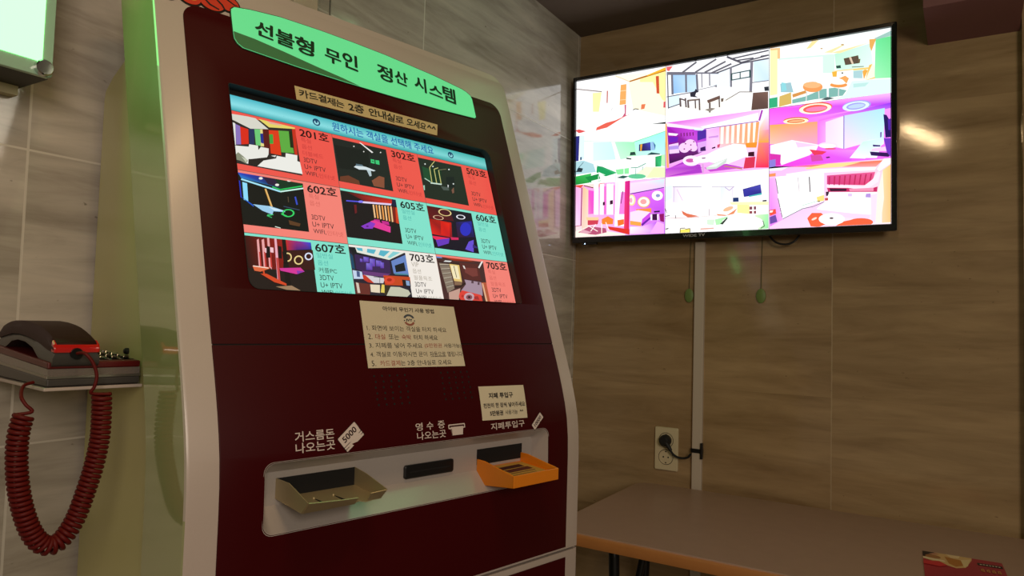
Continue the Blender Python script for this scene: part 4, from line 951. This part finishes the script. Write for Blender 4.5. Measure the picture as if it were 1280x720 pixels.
        p('24443c', 655, 318, 705, 314, 718, 350, 648, 356); p('fafff8', 610, 370, 1000, 340, 1000, 360, 940, 470, 830, 470, 830, 420, 640, 390); p('24302c', 610, 380, 668, 388, 665, 402, 612, 396); p('2a4a50', 845, 345, 890, 320, 990, 335, 985, 345, 850, 350)
        T.g((935, 370, '28a060'), (1005, 355, '2cb068'), (1000, 480, '3cc078'), (935, 482, '1c8048')); p('b8f4b0', 1005, 350, 1048, 345, 1048, 480, 1000, 470); p('e4f4b8', 830, 485, 1045, 490, 1045, 600, 830, 608); p('f0f8d0', 720, 560, 830, 480, 920, 490, 840, 600)
        p('ffffff', 270, 450, 580, 400, 830, 440, 720, 480, 480, 520); T.g((275, 470, '20885a'), (340, 480, '1c9a50'), (510, 550, '38b870'), (400, 580, '2a8a58')); p('1a9a58', 280, 480, 480, 560, 380, 590, 275, 545); p('8ae49c', 490, 515, 640, 495, 640, 560, 510, 570); p('e8fff0', 300, 540, 380, 575, 300, 570)
        T.g((45, 590, '2aa848'), (220, 555, '3ab85a'), (200, 660, '2a9a44'), (45, 685, '188034')); p('148a40', 150, 600, 300, 560, 330, 640, 210, 660)
        T.e('60c090', 730, 590, 100, 28); T.l('4a9a80', 9, 660, 495, 740, 490, 830, 445); T.l('e8f4f0', 10, 585, 440, 585, 580); T.l('60a890', 7, 718, 500, 715, 585); T.l('60a890', 7, 795, 480, 790, 520); p('f0fff4', 220, 640, 480, 575, 480, 590, 220, 665); p('2a5a50', 500, 605, 570, 580, 640, 590, 580, 615); T.l('cfe8dc', 8, 300, 580, 300, 650); T.l('cfe8dc', 8, 490, 560, 488, 650); p('d84848', 50, 85, 80, 75, 160, 88, 80, 100)
    elif i == 4:
        T = Trace(f, HT, 825, 135, 145 / 1160); p = T.p
        T.g((0, 0, 'fff8ff'), (1100, 0, 'fff4fa'), (1100, 720, 'f4a8e8'), (0, 720, 'e070e0')); T.g((60, 150, 'd858d8'), (1000, 20, 'f8b4f4'), (980, 130, 'ffe0fc'), (440, 205, 'f8d0fa')); p('fff4fc', 400, 190, 980, 50, 975, 130, 440, 208)
        T.g((65, 180, 'a818b8'), (300, 215, 'c040d0'), (460, 215, '8a30c8'), (460, 420, 'b850d0')); T.g((65, 180, 'a818b8'), (460, 420, 'b850d0'), (380, 460, '5a2060'), (90, 560, '3a0a48')); T.l('fce0fc', 16, 70, 180, 430, 215); p('d8f0f8', 330, 205, 440, 210, 420, 228, 340, 222); p('4a2a9a', 370, 235, 460, 220, 460, 300, 370, 330)
        p('e8c8f0', 85, 370, 180, 350, 190, 450, 90, 460); p('b090e0', 85, 385, 180, 375, 185, 410, 88, 420); p('6a1ab0', 85, 290, 180, 290, 170, 340, 85, 350); p('f8e8fc', 80, 250, 180, 260, 160, 280, 82, 275)
        for k in range(5): p('7a2070', 200 + k * 30, 255 - k * 2, 212 + k * 30, 250 - k * 2, 214 + k * 30, 285 - k * 2, 204 + k * 30, 290 - k * 2)
        for x, y, r in ((240, 400, 55), (300, 370, 60), (330, 400, 40)): T.e('f0c8f4', x, y, r, r * .9)
        for x, y in ((252, 360), (305, 372), (240, 412), (308, 418), (335, 340)): T.e('8a3a78', x, y, 8, 7)
        p('d8a0e8', 370, 350, 460, 330, 460, 430, 380, 450); p('3a1858', 400, 400, 450, 385, 455, 430, 400, 435); T.g((460, 220, 'f8b4f4'), (600, 195, 'f4a4f0'), (600, 400, 'fad0fa'), (460, 430, 'f0b0f0')); T.l('8a50b0', 8, 440, 212, 980, 135); p('c890d8', 480, 290, 580, 275, 580, 295, 485, 305)
        T.g((590, 195, 'f0a8a0'), (990, 140, 'f4a060'), (965, 380, 'f4a868'), (590, 400, 'f8c8d8'))
        for k in range(7):
            x = 605 + k * 54; p('fffbe8', x, 195 - k * 8, x + 30, 190 - k * 8, x + 24 - k * 2, 360 - k * 2, x - 4, 362 - k * 2)
        p('e89030', 850, 355, 970, 345, 960, 400, 860, 400); p('c85070', 570, 370, 600, 362, 590, 400, 568, 400); p('c85070', 700, 365, 728, 360, 722, 398, 700, 398); p('301030', 515, 400, 550, 388, 552, 404, 516, 412)
        p('fff4fe', 380, 510, 560, 420, 730, 360, 850, 370, 880, 480, 840, 600, 680, 570, 520, 550); p('f8b8f0', 680, 560, 860, 490, 875, 510, 830, 605); p('d03050', 850, 500, 950, 490, 940, 600, 830, 610); p('3a0c20', 880, 445, 940, 440, 940, 488, 876, 486); p('f8d0e8', 870, 410, 960, 405, 955, 435, 875, 438)
        T.g((1000, 150, 'fff0fc'), (1090, 20, 'fff0ff'), (1085, 220, 'f8a0d0'), (990, 230, 'fac0a0')); T.g((990, 230, 'fac0a0'), (1085, 220, 'f890b0'), (1085, 350, 'f0a040'), (980, 350, 'f0a838')); T.g((980, 350, 'f08868'), (1085, 350, 'f06890'), (1085, 600, 'f02050'), (950, 600, 'e83060')); T.l('a038b0', 18, 1020, 25, 990, 130)
        p('a838c0', 55, 620, 230, 540, 400, 570, 420, 650, 55, 690); T.g((55, 610, 'b848d0'), (240, 560, 'c858d8'), (420, 600, 'a030b8'), (55, 690, 'd070d0')); p('c04ac8', 440, 600, 660, 560, 840, 600, 500, 640); T.l('d0a0d0', 16, 425, 560, 430, 650); T.l('b88068', 12, 640, 585, 820, 612)
        T.e('f8e0fa', 310, 530, 85, 52); T.e('c858a8', 300, 528, 44, 20); T.e('fffaff', 450, 510, 125, 38, -8); p('c8d4cc', 455, 600, 530, 560, 670, 505, 660, 550, 560, 610, 470, 620); p('e4ece8', 470, 595, 560, 555, 660, 515, 560, 590); p('886088', 415, 500, 455, 496, 450, 510, 418, 512); T.l('f8a860', 22, 55, 160, 78, 600)
    elif i == 5:
        T = Trace(f, HT, 950, 115, 175 / 1200); p = T.p
        T.g((60, 150, 'f060e8'), (1120, 10, 'f4a0f4'), (1120, 640, 'e060f0'), (60, 640, 'f048d8')); T.g((75, 150, 'f058e8'), (1120, 10, 'f8b8f8'), (1120, 100, 'b848f0'), (75, 285, 'f47af0')); T.g((500, 230, 'f080f4'), (1120, 95, '8a30f0'), (1120, 140, 'b058f4'), (500, 262, 'f060f0'))
        T.g((80, 285, 'f4a858'), (500, 255, 'f4a070'), (500, 450, 'f8a0c8'), (80, 450, 'f8c0b0')); T.g((490, 255, 'ec70e8'), (720, 205, 'f8a8f8'), (715, 490, 'fce0fc'), (490, 450, 'f480e8')); T.g((560, 260, 'f8d0fc'), (715, 210, 'fce4fe'), (715, 490, 'fbe8fc'), (560, 440, 'fbd8fc'))
        T.g((720, 205, 'c8d4fc'), (1070, 140, 'a8e0fc'), (1060, 400, 'c8ecfc'), (720, 490, 'f4d8fc')); T.l('7a68b8', 8, 718, 205, 716, 490)
        T.e('e86050', 475, 138, 145, 48, -6); T.r('fff0d8', 472, 146, 140, 44, 34, -6); T.e('f080b0', 480, 148, 92, 20, -6)
        T.e('a0a0f0', 828, 120, 125, 45, -8); T.r('d8f4ff', 822, 124, 116, 40, 32, -8); T.e('b8d0f4', 826, 124, 72, 18, -8)
        T.e('d87040', 306, 244, 110, 26, -3); T.r('fff4c8', 305, 252, 108, 24, 30, -3); T.e('f0b080', 308, 252, 66, 9, -3)
        T.g((410, 500, 'e858e8'), (820, 500, 'e890f8'), (780, 590, 'd858f0'), (180, 640, 'e840d8')); p('fcf0fc', 85, 460, 270, 415, 500, 455, 480, 500, 420, 545, 180, 630, 150, 560, 85, 530); p('f4c8f0', 300, 430, 490, 460, 320, 480); p('d030a8', 80, 530, 175, 540, 170, 630, 80, 640); p('8878d0', 70, 590, 130, 578, 130, 640, 72, 650)
        T.e('f8d8ec', 580, 460, 82, 26); T.e('fff8fc', 575, 466, 72, 18); T.e('e06080', 600, 490, 50, 8); p('e03858', 420, 495, 500, 505, 570, 515, 530, 540, 460, 545); p('d048a0', 430, 545, 520, 545, 540, 590, 440, 600); p('5a2050', 560, 562, 590, 556, 600, 566, 570, 572)
        p('dff4fc', 765, 570, 930, 415, 1060, 400, 1060, 450, 940, 520, 900, 575); T.g((880, 430, 'c8f0e0'), (1060, 400, 'd0f0f4'), (1000, 570, 'e8e8fc'), (765, 570, 'f0ecfc')); p('20105a', 1058, 195, 1085, 200, 1120, 260, 1120, 390, 1075, 395); p('4a20a0', 1095, 240, 1120, 230, 1120, 330, 1100, 330); p('2a1050', 940, 515, 1090, 525, 1120, 540, 1100, 560, 950, 548); p('f8c8f4', 960, 490, 1085, 470, 1090, 510, 950, 512); p('3a1a70', 965, 455, 1030, 460, 1030, 472, 968, 472); p('5a2a90', 1030, 350, 1042, 346, 1040, 390, 1030, 396); p('6a30b8', 1060, 400, 1120, 400, 1120, 560, 1085, 520)
    elif i == 6:
        T = Trace(f, HT, 715, 215, 130 / 1040); p = T.p
        T.g((30, 130, 'f4a0d8'), (930, 60, 'f8c8f8'), (930, 620, 'c860f0'), (30, 650, 'f8e0d8')); T.g((580, 110, 'fcd8f8'), (920, 70, 'c8e8fc'), (915, 150, 'e0c8fc'), (580, 215, 'f8d0fa')); T.l('5a1888', 9, 580, 218, 918, 155); T.g((580, 222, 'e070f0'), (918, 162, 'd868f0'), (918, 420, 'b848e0'), (580, 400, 'f090f0'))
        T.e('fffbe8', 850, 236, 55, 48); T.e('8890c8', 856, 236, 22, 17); T.e('e8a868', 715, 300, 64, 56); T.e('fffbe8', 715, 298, 56, 48); T.e('f0a0a0', 712, 296, 32, 26); T.e('f8d890', 596, 280, 38, 56); T.e('fff4e0', 594, 280, 28, 44); T.e('f0a0c0', 588, 282, 14, 26)
        p('f09040', 640, 370, 790, 360, 790, 410, 640, 410); p('fcd8fc', 580, 400, 660, 380, 780, 400, 750, 460, 690, 520, 580, 490); p('c848e0', 700, 470, 780, 400, 790, 440, 690, 530); p('f0a048', 580, 485, 690, 500, 690, 540, 580, 525); p('6a20a0', 690, 520, 790, 440, 780, 470, 700, 540)
        p('3a1040', 790, 420, 860, 415, 860, 480, 790, 480); p('ffeaff', 780, 425, 800, 422, 800, 482, 785, 482); p('ffeaff', 848, 420, 862, 418, 862, 480, 850, 482); p('2a0c38', 815, 390, 875, 385, 875, 400, 820, 405); p('8a1060', 870, 420, 918, 415, 918, 500, 880, 490); T.g((580, 545, 'fcf0fc'), (700, 540, 'f0b8fc'), (860, 490, 'b040f0'), (915, 610, 'c050f4')); T.g((580, 545, 'fcf0fc'), (915, 610, 'c050f4'), (900, 620, 'e078f4'), (580, 615, 'f8d8fc')); p('f0a8f8', 780, 610, 850, 490, 918, 520, 918, 612)
        T.g((35, 150, 'f4a4dc'), (100, 150, 'f8b8e0'), (95, 530, 'f8c4f0'), (35, 540, 'fad8f0')); T.l('8a2850', 10, 100, 155, 92, 535); T.l('a03858', 6, 35, 540, 100, 530); T.g((110, 140, 'f8b890'), (165, 180, 'fad0b0'), (160, 560, 'f8d8c8'), (100, 580, 'f8c8b8')); T.g((165, 180, 'f058c0'), (220, 190, 'e848d0'), (215, 415, 'e050c0'), (165, 420, 'f078c8'))
        p('e04838', 40, 130, 120, 125, 90, 160, 40, 145); p('ffd8d0', 110, 130, 340, 95, 300, 130, 220, 165); T.l('5a1020', 9, 120, 135, 215, 158); p('e86870', 220, 160, 300, 100, 330, 110, 250, 180)
        p('f070d0', 270, 150, 530, 120, 530, 420, 280, 420)
        for x, w in ((245, 46), (300, 42), (365, 38), (400, 34)): p('fff2fc', x - w / 2, 120, x + w / 2, 115, x + w / 2 - 2, 425, x - w / 2, 425)
        p('fff6fe', 440, 90, 535, 70, 520, 540, 425, 540); p('f080d8', 490, 200, 530, 200, 525, 420, 470, 420); p('ffe4fc', 430, 100, 470, 95, 460, 535, 425, 530); p('3a1030', 380, 285, 410, 280, 410, 320, 380, 325); p('3a1030', 310, 300, 330, 296, 330, 330, 310, 334); T.l('5a2050', 7, 510, 190, 490, 315); T.l('f070c8', 6, 340, 110, 335, 400)
        T.g((530, 95, 'e02890'), (580, 85, 'c01878'), (570, 590, 'd8203c'), (520, 560, 'e83860')); p('d83028', 350, 540, 575, 570, 575, 625, 380, 575); p('f08030', 300, 470, 360, 440, 415, 470, 410, 520, 300, 520); p('f07028', 455, 480, 520, 470, 520, 520, 460, 540); T.l('fff0f8', 20, 440, 400, 445, 530)
        p('fbe8dc', 40, 590, 160, 545, 360, 590, 530, 615, 535, 635, 40, 650); p('b05070', 65, 600, 180, 540, 340, 560, 350, 600, 240, 625, 190, 620); p('d8a0b0', 110, 570, 200, 600, 150, 615, 80, 600); p('c83c50', 160, 480, 270, 470, 260, 520, 160, 530); p('f4c898', 145, 450, 270, 450, 265, 480, 150, 480); T.l('fff0e8', 8, 240, 520, 190, 590); T.l('fff0e8', 8, 160, 530, 260, 590); T.l('fff0e8', 8, 300, 510, 300, 610); T.l('fff0e8', 8, 340, 500, 370, 580)
    elif i == 7:
        T = Trace(f, HT, 825, 205, 145 / 1044); p = T.p
        p('fffdff', 0, 0, 1050, 0, 1050, 720, 0, 720); p('eaf6fc', 740, 160, 970, 60, 970, 110, 780, 160); T.g((110, 200, 'e8d8f0'), (230, 205, 'fbf0fc'), (230, 350, 'fff8ff'), (110, 350, 'eadcf4')); T.g((540, 210, 'dce4f4'), (660, 205, 'f4e8f8'), (650, 350, 'fcfaff'), (540, 350, 'e8f0fa')); p('e0f0fa', 45, 200, 105, 190, 105, 310, 45, 340)
        T.l('a8a0b8', 7, 110, 205, 370, 208); T.l('b8b0c4', 6, 460, 206, 670, 204); T.l('c0b8cc', 5, 125, 205, 120, 340); T.l('d8b8d8', 6, 150, 230, 200, 330); T.l('b0a0c0', 6, 580, 210, 620, 240, 660, 205); T.l('c8c0d8', 4, 645, 220, 645, 300)
        p('2a2a88', 740, 228, 900, 185, 912, 275, 750, 298); T.g((750, 232, '3a38a0'), (900, 190, '4848b0'), (908, 268, '2a2a80'), (755, 290, '303098')); p('48b0b0', 790, 290, 912, 262, 912, 278, 800, 298); p('22386a', 652, 305, 702, 302, 704, 340, 652, 342); p('2a2a3a', 918, 328, 955, 324, 955, 338, 918, 340)
        p('fbe89c', 690, 365, 800, 370, 800, 450, 690, 440); p('fff0b8', 620, 345, 970, 340, 970, 370, 640, 368); p('7a4050', 800, 385, 860, 382, 860, 412, 800, 412); p('8a4048', 800, 425, 860, 422, 860, 448, 800, 448); p('f8f4ec', 825, 380, 840, 380, 840, 450, 825, 450); p('fffaf0', 870, 375, 970, 372, 970, 450, 870, 445)
        p('b0f0b0', 490, 500, 610, 470, 560, 540, 500, 550); T.g((850, 460, 'd8f8c0'), (970, 450, 'a0ecac'), (970, 580, '8ce09c'), (880, 590, 'd0f4c0')); T.e('fffffc', 740, 530, 190, 68); p('2a3a2c', 535, 540, 600, 480, 605, 490, 560, 545); T.l('3a5a40', 7, 920, 510, 935, 560, 900, 580)
        p('d87050', 190, 418, 240, 445, 350, 470, 250, 482, 205, 455); p('e08c60', 505, 450, 600, 460, 690, 400, 660, 450, 580, 468, 515, 465); T.e('f0b890', 610, 405, 48, 18, -20); T.l('c0b0b8', 8, 438, 405, 440, 465); T.l('d0a0a0', 5, 45, 490, 350, 478); T.l('e8c0b8', 4, 350, 475, 510, 465); T.l('5a4a50', 6, 45, 400, 58, 440); T.l('5a4a50', 7, 45, 470, 85, 464); T.l('5a4a50', 6, 135, 460, 140, 490)
        p('f4e060', 178, 590, 265, 580, 265, 618, 178, 620); T.l('7a7050', 8, 178, 620, 180, 578, 225, 576); T.l('7a7050', 7, 225, 586, 268, 580, 268, 620); T.l('e0a898', 12, 360, 585, 480, 578); p('3a3038', 48, 580, 70, 575, 80, 582, 50, 590); p('d0f4d0', 420, 500, 490, 500, 480, 550, 420, 545)
    else:
        T = Trace(f, HT, 950, 190, 175 / 1200); p = T.p
        T.g((65, 140, 'f8b8f0'), (1120, 50, 'fcc8d8'), (1120, 640, 'fce8ec'), (65, 660, 'f8c8f4')); T.g((250, 130, 'f06878'), (560, 105, 'f0b060'), (1050, 75, 'e87040'), (990, 130, 'f4a0a0')); p('fcd890', 380, 140, 600, 100, 860, 90, 700, 130, 400, 150); p('f4f4fc', 70, 140, 250, 125, 180, 160, 70, 165); p('f09058', 75, 190, 130, 182, 130, 210, 75, 215); p('fff0f4', 220, 190, 500, 150, 1000, 130, 980, 160, 560, 180, 220, 210)
        T.g((75, 230, 'f0a0f0'), (150, 220, 'f8b8f4'), (190, 580, 'f4a8f4'), (80, 640, 'd870e8')); p('fffefa', 130, 215, 545, 175, 545, 420, 380, 480, 190, 575, 150, 400); T.l('b8a8b8', 5, 320, 220, 332, 340); T.l('5a505c', 9, 418, 215, 425, 345); T.l('7a6a80', 7, 130, 230, 150, 360); T.l('7a6a80', 7, 150, 400, 185, 560); T.l('68788a', 6, 190, 575, 360, 488, 450, 470, 560, 425); T.l('a8d0c0', 5, 360, 460, 500, 420)
        for k in range(4): T.l('dce8e8', 4, 200 + k * 45, 420 - k * 10, 210 + k * 42, 545 - k * 25); T.l('e4ecec', 4, 165, 400 + k * 40, 360, 370 + k * 30)
        p('fcd880', 480, 390, 545, 370, 545, 420, 490, 430); p('4a4a38', 480, 425, 510, 420, 505, 432)
        T.g((570, 205, 'd04888'), (985, 175, 'e05890'), (950, 290, 'd84070'), (570, 280, 'c83878'))
        for k in range(9): p('b82858', 585 + k * 45, 215 - k * 3, 598 + k * 45, 214 - k * 3, 594 + k * 43, 290 - k, 584 + k * 43, 290 - k)
        p('fbe0ec', 565, 285, 700, 290, 880, 300, 960, 240, 1010, 170, 1030, 180, 1010, 260, 900, 330, 750, 310, 570, 310); p('c02860', 570, 310, 750, 312, 900, 330, 1005, 300, 1000, 345, 580, 345); p('3a1430', 590, 315, 740, 318, 735, 338, 600, 340); p('e890b0', 760, 320, 970, 310, 970, 338, 765, 340); p('3a2438', 560, 345, 590, 340, 580, 380, 562, 380)
        p('fffcff', 590, 350, 1000, 350, 1000, 540, 600, 520, 480, 490, 560, 420); p('b090d8', 905, 362, 945, 358, 945, 395, 900, 392); p('d8c0e8', 750, 360, 785, 358, 785, 385, 750, 385); p('f4d0f4', 480, 495, 940, 545, 930, 590, 700, 560, 470, 510); p('f8d8f8', 945, 370, 1000, 360, 1020, 600, 950, 610); p('c04848', 550, 400, 580, 395, 580, 418, 555, 420); p('fff4f4', 1000, 150, 1060, 60, 1120, 50, 1120, 100, 1020, 170)
        T.g((1050, 160, 'fcd8a0'), (1120, 110, 'f8c078'), (1115, 605, 'f8c080'), (1040, 610, 'fcd0a8')); p('fce8dc', 1000, 370, 1050, 160, 1060, 400, 1030, 610, 985, 605)
        p('e85040', 75, 500, 130, 490, 135, 530, 80, 550); p('fff0f0', 80, 505, 110, 502, 100, 520, 78, 522); p('6a48a0', 78, 560, 130, 540, 145, 600, 80, 620)
        p('e8603c', 400, 570, 440, 525, 520, 525, 560, 560, 560, 620, 500, 645, 430, 640); T.e('ffd8c8', 460, 575, 25, 9, -25); T.e('e8603c', 860, 605, 105, 35); p('e8603c', 700, 600, 800, 580, 940, 590, 950, 620, 640, 640); T.e('fffafc', 610, 578, 112, 50); T.e('5a4a50', 608, 570, 18, 8)
for i in range(9):
    c, r = i % 3, i // 3
    f = Flat(tvp, step=4e-5); f.clip = (c / 3 + .0006, 1 - (r + 1) / 3, (c + 1) / 3 - .0006, 1 - r / 3)
    tvpic(i, f)
    f.build('room_picture', M_tvpic, scrn, 'television picture of a ' + TVN[i])

# ---------------------------------------------------------------- things on the back wall
du = empty('cable_duct', (0.4125, 0, 0), 0, 'straight grey-beige plastic cable duct running down from the television', 'duct')
obj('duct_channel', MB().loft([[(x, y, z) for x, y in ((-.0145, 0.0), (-.0145, -.010), (-.0125, -.0125), (.0125, -.0125), (.0145, -.010), (.0145, 0.0))] for z in (.02, 1.4395)]), M_duct, du)
obj('duct_strap', MB().loft([[(x, y, z) for x, y in ((-.0165, -.0005), (-.0165, -.0145), (.0175, -.0145), (.0175, -.0005))] for z in (.822, .834)]), M_black, du, label='black tape round the duct')
obj('cable_clip', MB().box((.0120, -.018, .806), (.0185, -.006, .852)), M_black, du, bevel=.001)
ol = empty('wall_socket', (0.3195, 0, .822), 0, 'ivory double wall socket left of the cable duct', 'socket')
obj('cover_plate', MB().loft([[(x, y, z) for x, z in P] for P, y in ((rrect(-.0355, -.0635, .0355, .0635, .004), 0.0), (rrect(-.0355, -.0635, .0355, .0635, .004), -.006), (rrect(-.0335, -.0615, .0335, .0615, .004), -.0085))]), M_plate, ol)
for zz in (.026, -.024):
    obj('socket_shadow_ring', MB().loft([[(x, y, z) for x, z in circ(0, zz, .0228, n=28)] for y in (-.0080, -.0087)]), M_gap, ol)
    so = obj('socket_well', MB().loft([[(x, y, z) for x, z in circ(0, zz, r, n=28)] for y, r in ((-.0080, .0215), (-.0100, .0210), (-.0100, .0190), (-.0088, .0185))]), M_plate, ol)
    for a in (-.0075, .0075): obj('contact_hole', MB().loft([[(x, y, z) for x, z in circ(a, zz, .0024, n=10)] for y in (-.0088, -.0092)]), M_gap, so)
    for b in (-.0165, .0165): obj('earth_clip', MB().box((-.002, -.0098, zz + b - .0016), (.002, -.0088, zz + b + .0016)), M_gap, so)
pl = empty('power_plug', (0.3195, -.0095, .848), 0, 'round black plug with its lead in the upper socket', 'plug')
obj('plug_body', MB().loft([[(x, y, z) for x, z in circ(0, 0, r, n=24)] for y, r in ((0, .0172), (-.012, .0172), (-.020, .0140), (-.024, .0100))]), M_rubber, pl, smooth=True)
obj('strain_relief', MB().tube([(.004, -.017, -.003), (.014, -.019, -.014), (.022, -.018, -.026)], [.0075, .0065, .0045], 12), M_rubber, pl, smooth=True)
obj('lead', MB().tube(catmull([(.018, -.018, -.022), (.026, -.016, -.034), (.038, -.012, -.043), (.055, -.009, -.045), (.070, -.009, -.0405), (.0785, -.0105, -.030)], 8), .0033, 9), M_rubber, pl, smooth=True)
for x, lab in ((.381, 'small green oval tag on a thin cord left of the cable duct'), (.587, 'small green oval tag on a thin cord right of the cable duct')):
    t = empty('hanging_tag', (x, -.004, 1.2815), 0, lab, 'tag', 'green tags under the television')
    obj('oval_disc', MB().loft([[(a * s, y, b * s) for a, b in circ(0, 0, .0130, .0205, 24)] for y, s in ((.0025, .9), (.0010, 1), (-.0015, 1), (-.0030, .85))]), M_green, t, smooth=True)
    obj('cord', MB().tube([(.0, 0, .0195), (.001, .001, .10), (.002, .002, .168)], .0010, 6), mat('olive_cord', '5a5a38', 0.7), t)
cl = empty('television_cable', (.655, -.02, 1.44), 0, 'black cable looping below the television', 'cable')
obj('cable_loop', MB().tube(catmull([(-.055, .0, .035), (-.045, -.004, .012), (-.025, -.008, -.010), (.000, -.008, -.017), (.022, -.006, -.010), (.036, -.002, .010), (.044, .0, .035)], 8), .0028, 8), M_rubber, cl, smooth=True)

# ---------------------------------------------------------------- table with folding legs and the leaflet on it
tb = empty('folding_table', (0.715, -.320, 0), 0, 'long brown laminate table with wood-coloured edge against the back wall', 'table')
X0, X1, Y0, Y1 = -.470, .75, -.294, .296
obj('tabletop', MB().loft([[(x, y, z) for x, y in rrect(X0, Y0, X1, Y1, (.012, .012, .012, .055), 8)] for z in (.694, .720)]), M_tabletop, tb, bevel=.004, seg=3)
eo = rrect(X0 - .0035, Y0 - .0045, X1 + .001, Y1, (.014, .014, .012, .055), 8); ei = rrect(X0 + .004, Y0 + .004, X1 - .004, Y1 - .004, (.010, .010, .010, .052), 8)
eb = MB().loft([[(x, y, z) for x, y in P] for P, z in ((ei, .6925), (eo, .6930), (inset(eo, -.0016), .699), (inset(eo, -.0016), .712), (eo, .7165), (inset(eo, .0035), .7185), (ei, .7178))], caps=False)
obj('edge_band', eb, M_tableedge, tb, smooth=True, angle=50, label='wood-coloured rounded edge band')
def leg(px, py, bx, by): return MB().tube(catmull([(px, py, .694), (px + (bx - px) * .06, py + (by - py) * .06, .66), (px + (bx - px) * .25, py + (by - py) * .25, .58), (bx, by, .012)], 6), .0125, 14)
for a in ((-.350, -.18, -.325, -.20), (-.405, .215, -.440, .215), (.640, -.18, .615, -.20), (.685, .215, .71, .215)):
    l = obj('leg', leg(*a), M_black, tb, smooth=True)
    obj('foot', MB().cyl((a[2], a[3], .0), (a[2], a[3], .022), .0155, 14), M_rubber, l)
obj('leg_brace', MB().tube([(-.272, -.18, .694), (-.276, -.18, .66), (-.325, -.19, .40)], .0085, 10), M_black, tb, smooth=True)
obj('leg_brace', MB().tube([(.562, -.18, .694), (.566, -.18, .66), (.615, -.19, .40)], .0085, 10), M_black, tb, smooth=True)
obj('side_rail', MB().box((-.42, -.195, .672), (.70, -.165, .6945)), M_black, tb)
lf = empty('paper_leaflet', (.986, -.279, .7204), math.radians(2.5), 'red leaflet with a picture of a sleeping person lying on the table', 'leaflet')
LW, LH = .141, -.20
obj('sheet', MB().box((0, LH, 0), (LW, 0, .0006)), mat('leaflet_red', 'a8202c', 0.35), lf)
f = Flat(lambda s, t, h: (s * LW, LH * (1 - t), .0006 + h)); f.clip = (0, 0, 1, 1)
f.poly([(0, 0), (1, 0), (1, 1), (0, 1)], '000000', [lin('9a1826'), lin('a82030'), lin('a03038'), lin('c02c34')])
_fp = f.poly
f.poly = lambda P, col: _fp([(x, 1 - (1 - y) * 1.95) for x, y in P], col)
f.poly([(0, 1), (.63, 1), (.62, .95), (.52, .80), (.40, .765), (.26, .80), (.0, .86)], 'd9b072'); f.poly([(0, 1), (.16, 1), (.12, .955), (.08, .90), (0, .895)], '241510')
f.poly([(.02 + .11 + .10 * x, .915 + .035 * y) for x, y in circ(0, 0, 1)], 'a8703c'); f.poly([(.07, .955), (.16, .995), (.22, .975), (.16, .955)], 'c08468')
f.poly([(.30, 1), (.48, 1), (.46, .955), (.36, .945)], 'e8cc98'); f.poly([(.28, .95), (.40, .93), (.52, .92), (.50, .83), (.40, .79), (.32, .83)], 'b8762c'); f.poly([(.48, .93), (.61, .97), (.55, .83), (.50, .80)], 'e4c890'); f.poly([(.0, .89), (.27, .87), (.28, .845), (.12, .845), (.0, .86)], 'ecd6a8')
f.poly(rrect(.68, .885, .985, .930, .012, 3), '20100e'); 
for k in range(7): f.poly([(.71 + k * .037, .899 + (k % 2) * .003), (.735 + k * .037, .899), (.735 + k * .037, .912 + (k % 3) * .002), (.71 + k * .037, .913)], 'd0b8a0')
for k in range(4): f.poly([(.70 + k * .065, .78), (.745 + k * .065, .775), (.74 + k * .065, .83), (.705 + k * .065, .82)], 'b8803c'); f.poly([(.715 + k * .065, .79), (.732 + k * .065, .788), (.73 + k * .065, .81), (.717 + k * .065, .81)], 'a02432')
f.poly([(0, .80), (.20, .835), (.30, .78), (.20, .74), (0, .75)], 'd0282c')
f.build('printed_face', M_print, lf)
